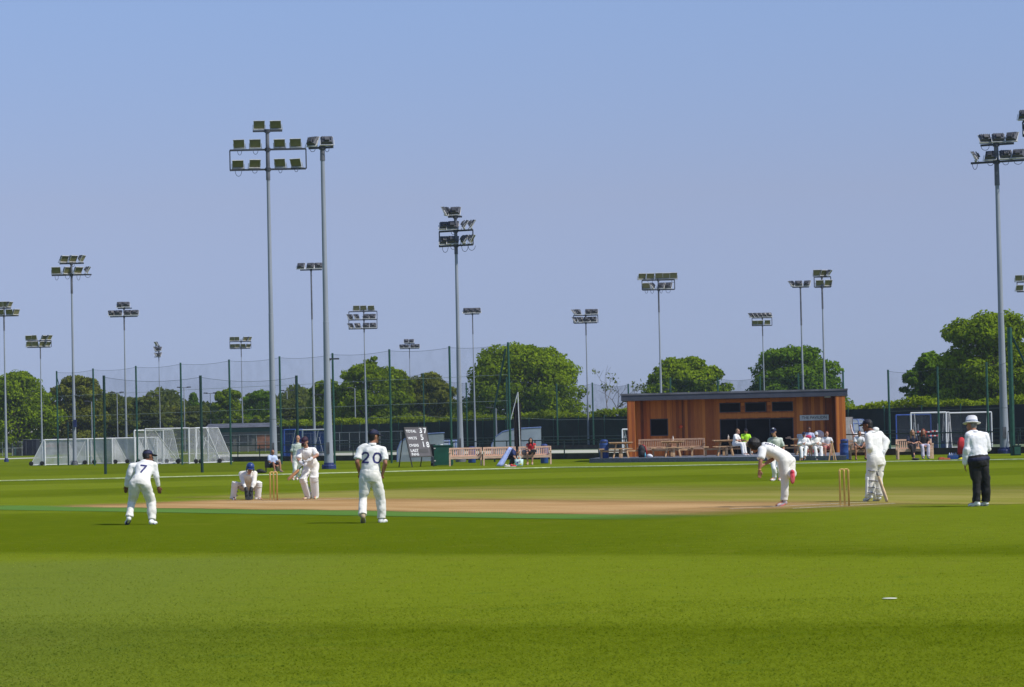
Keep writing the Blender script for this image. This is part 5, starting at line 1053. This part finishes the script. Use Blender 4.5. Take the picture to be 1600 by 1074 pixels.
# non striker
P, J = jpx((1364, 784), 'hd 1355.5 665.5 .14; nk 1362 676 .06; shL 1356.5 682 -.12; shR 1375 680 .20; elL 1358.5 699 -.16; elR 1385 690.5 .16; wrL 1361 711 .02; wrR 1380.5 706 .05; hnL 1362 718 .12; hnR 1377 711 .0; hiL 1363.5 722 -.05; hiR 1375.5 722 .06; knL 1361.5 746 -.03; knR 1371.5 746 .08; anL 1359.5 774.5 -.05; anR 1372.5 777 .1; toL 1350 780.5 .02 .03; toR 1366 781.5 .18 .03')
def nons(r, J):
    c = MB(); c.ell(J['nk'] + V(.09, .06, .06), (.075, .05, .05), 10, 7); c.build('neck_guard', M('shoe_white', (.7, .7, .68)), r, True)
person('non striker in pads and dark cap leaning left near the umpire, back turned', P, J, (-.93, .3, -.15), 'c', 'black', 'short', WHITE, 'long', CREAM, cap='cap', capmat=M('cap_dark_navy', (.008, .009, .022), .7), gloves=GLV, pads=True, padfront=(-.85, .5, 0), palm=(0, 1, 0), curl=(.8, .8), k=.97, bulk=1.12, extra=nons, fold=.034, bag=1.1, brim=(-1, .2, -.1), shoes=SHOE)
Y = P.y - .12
bat('pale wooden bat resting against the pads of the non striker', at(1364.5, 724, Y + .1), at(1372.5, 745, Y + .02), at(1386.5, 784.6, gnd(1386.5, 785).y), (1, .35, .1), WILL)
# umpire
P, J = jpx((1529, 791.5), 'hd 1518.3 664.5 .12; nk 1522.5 675 .04; shL 1512.6 681 -.04; shR 1538.5 681.5 .06; elL 1510.8 702 -.06; elR 1543 702 .10; wrL 1507.8 725 .0; wrR 1533 708 .30; hnL 1507.6 736 .03; hnR 1527 706 .34; hiL 1523.2 723 -.03; hiR 1536.5 723 .03; knL 1526 755.5 0; knR 1539.5 755 .06; anL 1526.3 785 -.02; anR 1539.7 785 .10; toL 1514.5 789.5 .06 .03; toR 1532 788.5 .18 .03')
def ump(r, J):
    c = MB(); hp = (J['hiL'] + J['hiR']) / 2; torso(c, hp, J['nk'], (J['hiR'] - J['hiL']).normalized(), (J['shR'] - J['shL']).normalized(), .030, .04, .16, 1.18); organic(c, 'waist_jumper', NAVY, r, .013, 2, .02)
person('umpire in white sun hat, white shirt and black trousers at the right', P, J, (-.75, .65, -.1), 'b', 'grey', 'short', M('umpire_white', (.84, .83, .86), .7, .05, 5, .2), 'long', BLACKC, cap='hat', capmat=M('hat_white', (.72, .72, .74), .8), k=.97, bulk=1.18, palm=(1, 0, 0), curl=(.5, .6), extra=ump, shirt_low=.08, fold=.034, bag=1.05)
# ---------------------------------------------------------------- seated people
def seated(label, px, Y, z, yaw, seat=.45, lean=.06, k=.93, spread=.10, feet=.42, hands='lap', kneeup=0, cross=0, **kw):
    """yaw 0 faces the camera; joints built in the sitter's own frame"""
    R3 = Matrix.Rotation(R(yaw), 3, 'Z'); P = G(px, Y); P.z = z; k_ = k
    T = lambda x, y, zz: R3 @ V(x * k_, y * k_, 0) + V(0, 0, zz)
    s = seat + .09; J = {'hiL': T(-.09, 0, s), 'hiR': T(.09, 0, s), 'nk': T(0, .0 - lean, s + .50 * k), 'hd': T(0, -.04 - lean * 1.3, s + .65 * k), 'shL': T(-.185, -lean * .9, s + .43 * k), 'shR': T(.185, -lean * .9, s + .43 * k)}
    kz = s + .02 + kneeup
    J['knL'], J['knR'] = T(-spread - .04, -.42, kz), T(spread + .04 - cross * .1, -.42, kz + cross * .06)
    J['anL'], J['anR'] = T(-spread * .9 - .03 + cross * .06, -feet, .09), T(spread * .9 + .03 - cross * .16, -feet - .02, .09 + cross * .18)
    J['toL'], J['toR'] = T(-spread - .03 + cross * .06, -feet - .17, .035), T(spread + .03 - cross * .2, -feet - .2, .035 + cross * .14)
    if hands == 'lap': e, w, hz = .24, .05, .17
    elif hands == 'crossed': e, w, hz = .27, -.06, .26
    else: e, w, hz = .23, .10, .06
    J['elL'], J['elR'] = T(-e, -.10 - lean, s + .20 * k), T(e, -.10 - lean, s + .20 * k)
    yy_ = -.26 if hands != 'knees' else -.36
    J['wrL'], J['wrR'] = T(-w, yy_, s + hz), T(w, yy_ - .01, s + hz - .02)
    J['hnL'], J['hnR'] = T(-w * .2, yy_ - .07, s + hz - .03), T(w * .2, yy_ - .07, s + hz - .05)
    f = R3 @ Vector(kw.pop('look', (0, -1, -.08))); kw.setdefault('palm', (0, 0, -1)); kw.setdefault('vox', .018); kw.setdefault('fold', .018)
    return person(label, P, J, f, k=k, **kw)
Cc = lambda n, c, **k: M('cloth_' + n, c, .8, .12, 7, **k)
seated('bald man in a pale blue shirt sitting low by the tallest mast', 421.5, gnd(424, 738.5).y, 0, 35, seat=.20, lean=.02, feet=.50, kneeup=.12, spread=.14, skin='b', hair='grey', hairstyle='balding', shirt=Cc('paleblue', (.50, .58, .80)), sleeve='short', trousers=Cc('darknavy', (.012, .014, .025)), legs='short', shoes=Cc('shoe_tan', (.42, .33, .26)), hands='knees')
P = gnd(424.5, 737.5); root = thing('camp_chair', 'low dark folding chair under the man in the pale blue shirt', 'chair', P); m = MB(); m.box((-.05, .22, .20), (.5, .48, .03)); m.build('seat', BLACKC, root); m = MB(); m.box((-.10, .47, .36), (.5, .03, .34)); m.build('backrest', BLACKC, root)
for x in (-.28, .18):
    for y in (.02, .44): MB().tube((x, y, .2), (x, y + .03, 0), .015, .015, 6).build('leg', DARKM, root)
P = gnd(406.5, 739.5); m = MB(); m.ell((0, 0, .09), (.17, .12, .10)); m.ell((.16, -.05, .05), (.14, .09, .055)); o = m.build('bag', M('bag_black', (.015, .015, .018)), smooth=True); o.location = P; tag(o, 'black bag on the grass left of the man in the pale blue shirt', 'bag')
P = gnd(433.5, 736.5); m = MB(); m.loft([(V(0, 0, 0), V(.15, 0, 0), V(0, .12, 0)), (V(0, 0, .42), V(.16, 0, 0), V(0, .12, 0)), (V(.03, 0, .55), V(.10, 0, 0), V(0, .08, 0))], 12); o = m.build('rucksack', Cc('khaki', (.32, .27, .20)), smooth=True); o.location = P; tag(o, 'khaki rucksack standing right of the man in the pale blue shirt', 'bag')
seated('woman in a red top with long dark hair on the right teak bench', 826.5, Yb - 1.25, 0, -12, skin='a', hair='black', hairstyle='long', shirt=Cc('red', (.55, .03, .035)), sleeve='none', trousers=Cc('black', (.014, .014, .016)), legs='short', shoes=Cc('sandal', (.45, .34, .25)), hands='lap')
P = at_z(829.5, .58, Yb - 1.72); m = MB(); m.box((0, 0, .05), (.30, .16, .10)); m.ell((0, 0, .10), (.13, .08, .05)); o = m.build('handbag', M('bag_black', (.015, .015, .018))); o.location = P; tag(o, 'black bag on the lap of the woman in red', 'bag')
P = at_z(815.5, .45, Yb - 1.1); m = MB(); m.ell((0, 0, .12), (.14, .11, .14)); o = m.build('bundle', Cc('greygreen', (.25, .24, .23)), smooth=True); o.location = P; tag(o, 'grey cloth bundle on the bench left of the woman in red', 'bundle')
# person bending over a bag in front of the middle bench
P, J = jpx((798, 728.5), 'hd 807.5 707 .02; nk 804.5 704.5 0; shL 801 704.5 -.14; shR 806 705.5 .14; elL 803 714 -.25; elR 808.5 714 .05; wrL 808 719 -.30; wrR 811.5 718.5 -.12; hiL 796.3 714.5 -.08; hiR 800.5 714.5 .10; knL 802.5 718 -.20; knR 805.5 718 .05; anL 796.5 725.8 -.14; anR 799 725.8 .14; toL 801 727.5 -.16 .03; toR 804 727.5 .12 .03')
person('person in a navy top and black trousers crouching over a colourful bag', P, J, (.7, -.2, -.68), 'a', 'black', 'short', Cc('navytop', (.02, .035, .13)), 'short', BLACKC, k=.88, vox=.018, shoes=M('shoe_white', (.7, .7, .68)), eyes=False, hu=V(.5, -.1, .7))
P = gnd(811, 729); root = thing('tote_bag', 'white and turquoise patterned bag on the grass by the crouching person', 'bag', P); m = MB(); m.loft([(V(0, 0, 0), V(.17, 0, 0), V(0, .10, 0)), (V(0, 0, .12), V(.19, 0, 0), V(0, .11, 0)), (V(0, 0, .32), V(.20, 0, 0), V(0, .10, 0))], 12); m.build('body', Cc('toteturq', (.55, .72, .70)), root, True)
for x, z, c, n in ((-.06, .18, (.10, .09, .30), 'navy'), (.08, .10, (.65, .60, .05), 'yellow'), (.05, .24, (.65, .66, .68), 'white'), (-.1, .08, (.10, .45, .50), 'teal')): m = MB(); m.box((x, -.108, z), (.07, .02, .07)); m.build('patch', Cc('patch_' + n, c), root)
m = MB(); m.path([V(-.1, 0, .32), V(-.06, 0, .46), V(.06, 0, .46), V(.1, 0, .32)], .012); m.build('handle', Cc('toteturq', (.55, .72, .70)), root)
P = gnd(788, 729); m = MB(); K = 9; vs_ = []
for i in range(K):
    t = i / (K - 1)
    for j in range(6): u = j / 5; x = -.22 + .52 * t + (u - .5) * (.32 - .14 * t); vs_.append(V(x, -.10 + .3 * t + .03 * math.sin(u * 9 + t * 3), .02 + .84 * t + .02 * math.sin(u * 7)))
m.add(vs_, [(i * 6 + j, i * 6 + j + 1, (i + 1) * 6 + j + 1, (i + 1) * 6 + j) for i in range(K - 1) for j in range(5)]); o = m.build('towel', Cc('towelblue', (.34, .42, .72)), smooth=True); o.location = P; s_ = o.modifiers.new('thick', 'SOLIDIFY'); s_.thickness = .02; tag(o, 'pale blue towel draped from the middle teak bench down to the grass', 'towel')
for x, lab, c, n in ((792.5, 'cream shoe on the grass below the pale blue towel', (.68, .60, .48), 'cream'), (801.5, 'red and white shoe on the grass in front of the crouching person', (.62, .07, .06), 'red')):
    P = gnd(x, 730); root = thing('shoe', lab, 'shoe', P); m = MB(); m.ell((-.06, 0, .07), (.07, .05, .065)); m.ell((.05, 0, .05), (.12, .05, .045)); m.build('upper', Cc('shoe' + n, c), root, True); MB().box((.01, 0, .012), (.27, .09, .024)).build('sole', M('shoe_white', (.7, .7, .68)), root)
# at the pavilion
seated('man in whites sitting sideways on the picnic bench, facing right', 1144.5, 129.9, DZ, 62, lean=.10, skin='a', hair='blond', shirt=WHITE, trousers=WHITE, hands='lap', feet=.5, look=(.2, -1, -.1))
seated('man in a yellow high visibility vest and dark cap at the picnic table', 1161.5, 130.6, DZ, 10, lean=.03, skin='b', hair='black', cap='cap', capmat=M('cap_dark_navy', (.008, .009, .022)), shirt=M('hivis', (.38, .70, .02), .7, .1, 6), trousers=Cc('stone', (.50, .46, .38)), hands='lap', spread=.14)
seated('person in a pale blue top with pink at the table below the sign', 1260.5, 129.8, DZ, 0, lean=.05, skin='c', hair='black', shirt=Cc('palebluepink', (.45, .50, .68)), trousers=Cc('pinkred', (.55, .05, .13)), hands='crossed')
m = MB(); m.ell((0, 0, .06), (.15, .10, .09)); o = m.build('cushion', Cc('pinkred', (.55, .05, .13)), smooth=True); o.location = at_z(1259.5, .96, 129.0); tag(o, 'pink bundle on the table in front of the person in pale blue', 'bundle')
TR3 = gnd(1270, 719.6).y
def chair(label, px, Y):
    P = G(px, Y); root = thing('folding_chair', label, 'chair', P, 'wooden folding chairs below the sign'); m = MB(); m.box((0, .05, .43), (.44, .42, .03)); m.build('seat', PINE, root); m = MB()
    for z in (.62, .72, .82): m.box((0, .29, z), (.42, .02, .06))
    m.build('backrest', PINE, root)
    for s in (-1, 1): MB().tube((s * .22, .30, .88), (s * .22, -.20, 0), .018, .018, 5).build('leg', PINE, root); MB().tube((s * .22, -.13, .43), (s * .22, .34, 0), .018, .018, 5).build('leg', PINE, root)
chair('wooden folding chair under the left man of the seated trio', 1252.5, TR3); chair('wooden folding chair under the middle man of the seated trio', 1271.5, TR3); chair('wooden folding chair under the man in pink shorts', 1288, TR3)
seated('left man of the seated trio in whites and a dark cap, arms folded', 1252.5, TR3 - .02, 0, -8, lean=0, skin='b', hair='black', cap='cap', shirt=WHITE, sleeve='long', trousers=WHITE, hands='crossed', feet=.62, cross=.5, shoes=Cc('shoedark', (.06, .06, .06)))
seated('middle man of the seated trio in whites and a pale cap, arms folded', 1271.5, TR3 - .02, 0, 5, lean=0, skin='a', hair='grey', cap='cap', capmat=M('hat_white', (.72, .72, .74)), shirt=CREAM, sleeve='long', trousers=WHITE, hands='crossed', feet=.60, spread=.10)
seated('man in a white tee and pink shorts at the right of the seated trio', 1288, TR3 - .02, 0, 0, lean=.05, skin='a', hair='red', shirt=Cc('whitetee', (.66, .66, .68)), trousers=Cc('pinkshorts', (.50, .13, .13)), legs='short', shoes=Cc('sandal', (.45, .34, .25)), hands='lap', feet=.40)
P = gnd(1300.5, 719.8); root = thing('easel_stand', 'wooden folding trestle between the man in pink shorts and the blue barrel', 'stand', P)
for s, nm in ((-1, 'leg'), (1, 'leg')): MB().tube((s * .16, 0, 0), (0, .05, .86), .022, .022, 5).build('leg', PINE, root); MB().tube((s * .10, .3, 0), (0, .1, .84), .022, .022, 5).build('leg', PINE, root)
MB().box((0, .06, .85), (.12, .14, .03)).build('top', PINE, root)
seated('man in a white tee and brown shorts on the bench by the blue barrel', 1337, gnd(1336, 718.8).y - .15, 0, 8, lean=.16, skin='b', hair='black', shirt=Cc('whitetee', (.66, .66, .68)), trousers=Cc('brownshorts', (.16, .09, .06)), legs='short', hands='knees', spread=.22, feet=.36, shoes=Cc('shoedark', (.06, .06, .06)))
P = at_z(1351, .44, gnd(1347, 718.5).y - .15); m = MB(); m.ell((0, 0, .15), (.19, .13, .16)); m.ell((.08, -.02, .05), (.15, .11, .08)); o = m.build('bag', Cc('brownbag', (.24, .13, .08)), smooth=True); o.location = P; tag(o, 'brown bag on the bench right of the man in brown shorts', 'bag')
Yw = gnd(1424, 717.5).y - .25
seated('blond woman in a navy top and dark trousers, legs crossed, on the bench', 1421, Yw, 0, 6, lean=.05, skin='a', hair='blond', hairstyle='long', shirt=Cc('navytop2', (.02, .025, .05)), trousers=Cc('charcoal', (.028, .024, .028)), hands='lap', cross=1.0, shoes=Cc('shoedark', (.06, .06, .06)))
seated('red haired woman in a black top and lilac white trousers on the bench', 1438.5, Yw, 0, 3, lean=.02, skin='a', hair='red', hairstyle='long', shirt=Cc('black', (.014, .014, .016)), trousers=Cc('lilac', (.58, .54, .66)), hands='knees', shoes=Cc('shoeteal', (.06, .38, .42)), k=.96)
P = gnd(1430.5, 719.5); m = MB(); m.ell((0, 0, .05), (.17, .09, .05)); o = m.build('bag', M('bag_black', (.015, .015, .018)), smooth=True); o.location = P; tag(o, 'flat black bag on the ground at the feet of the two women', 'bag')
# ================================================================ summer haze over the ground
hm = bpy.data.materials.new('haze'); hm.use_nodes = True; hn = hm.node_tree; hn.nodes.remove(hn.nodes['Principled BSDF'])
pv = hn.nodes.new('ShaderNodeVolumePrincipled'); pv.inputs['Color'].default_value = (.80, .87, 1.0, 1); pv.inputs['Density'].default_value = HAZE; pv.inputs['Anisotropy'].default_value = .2
hn.links.new(pv.outputs[0], hn.nodes['Material Output'].inputs['Volume'])
m = MB(); m.box((0, 1230, 14.5), (2000, 2600, 31)); o = m.build('haze', hm); tag(o, kind='stuff')
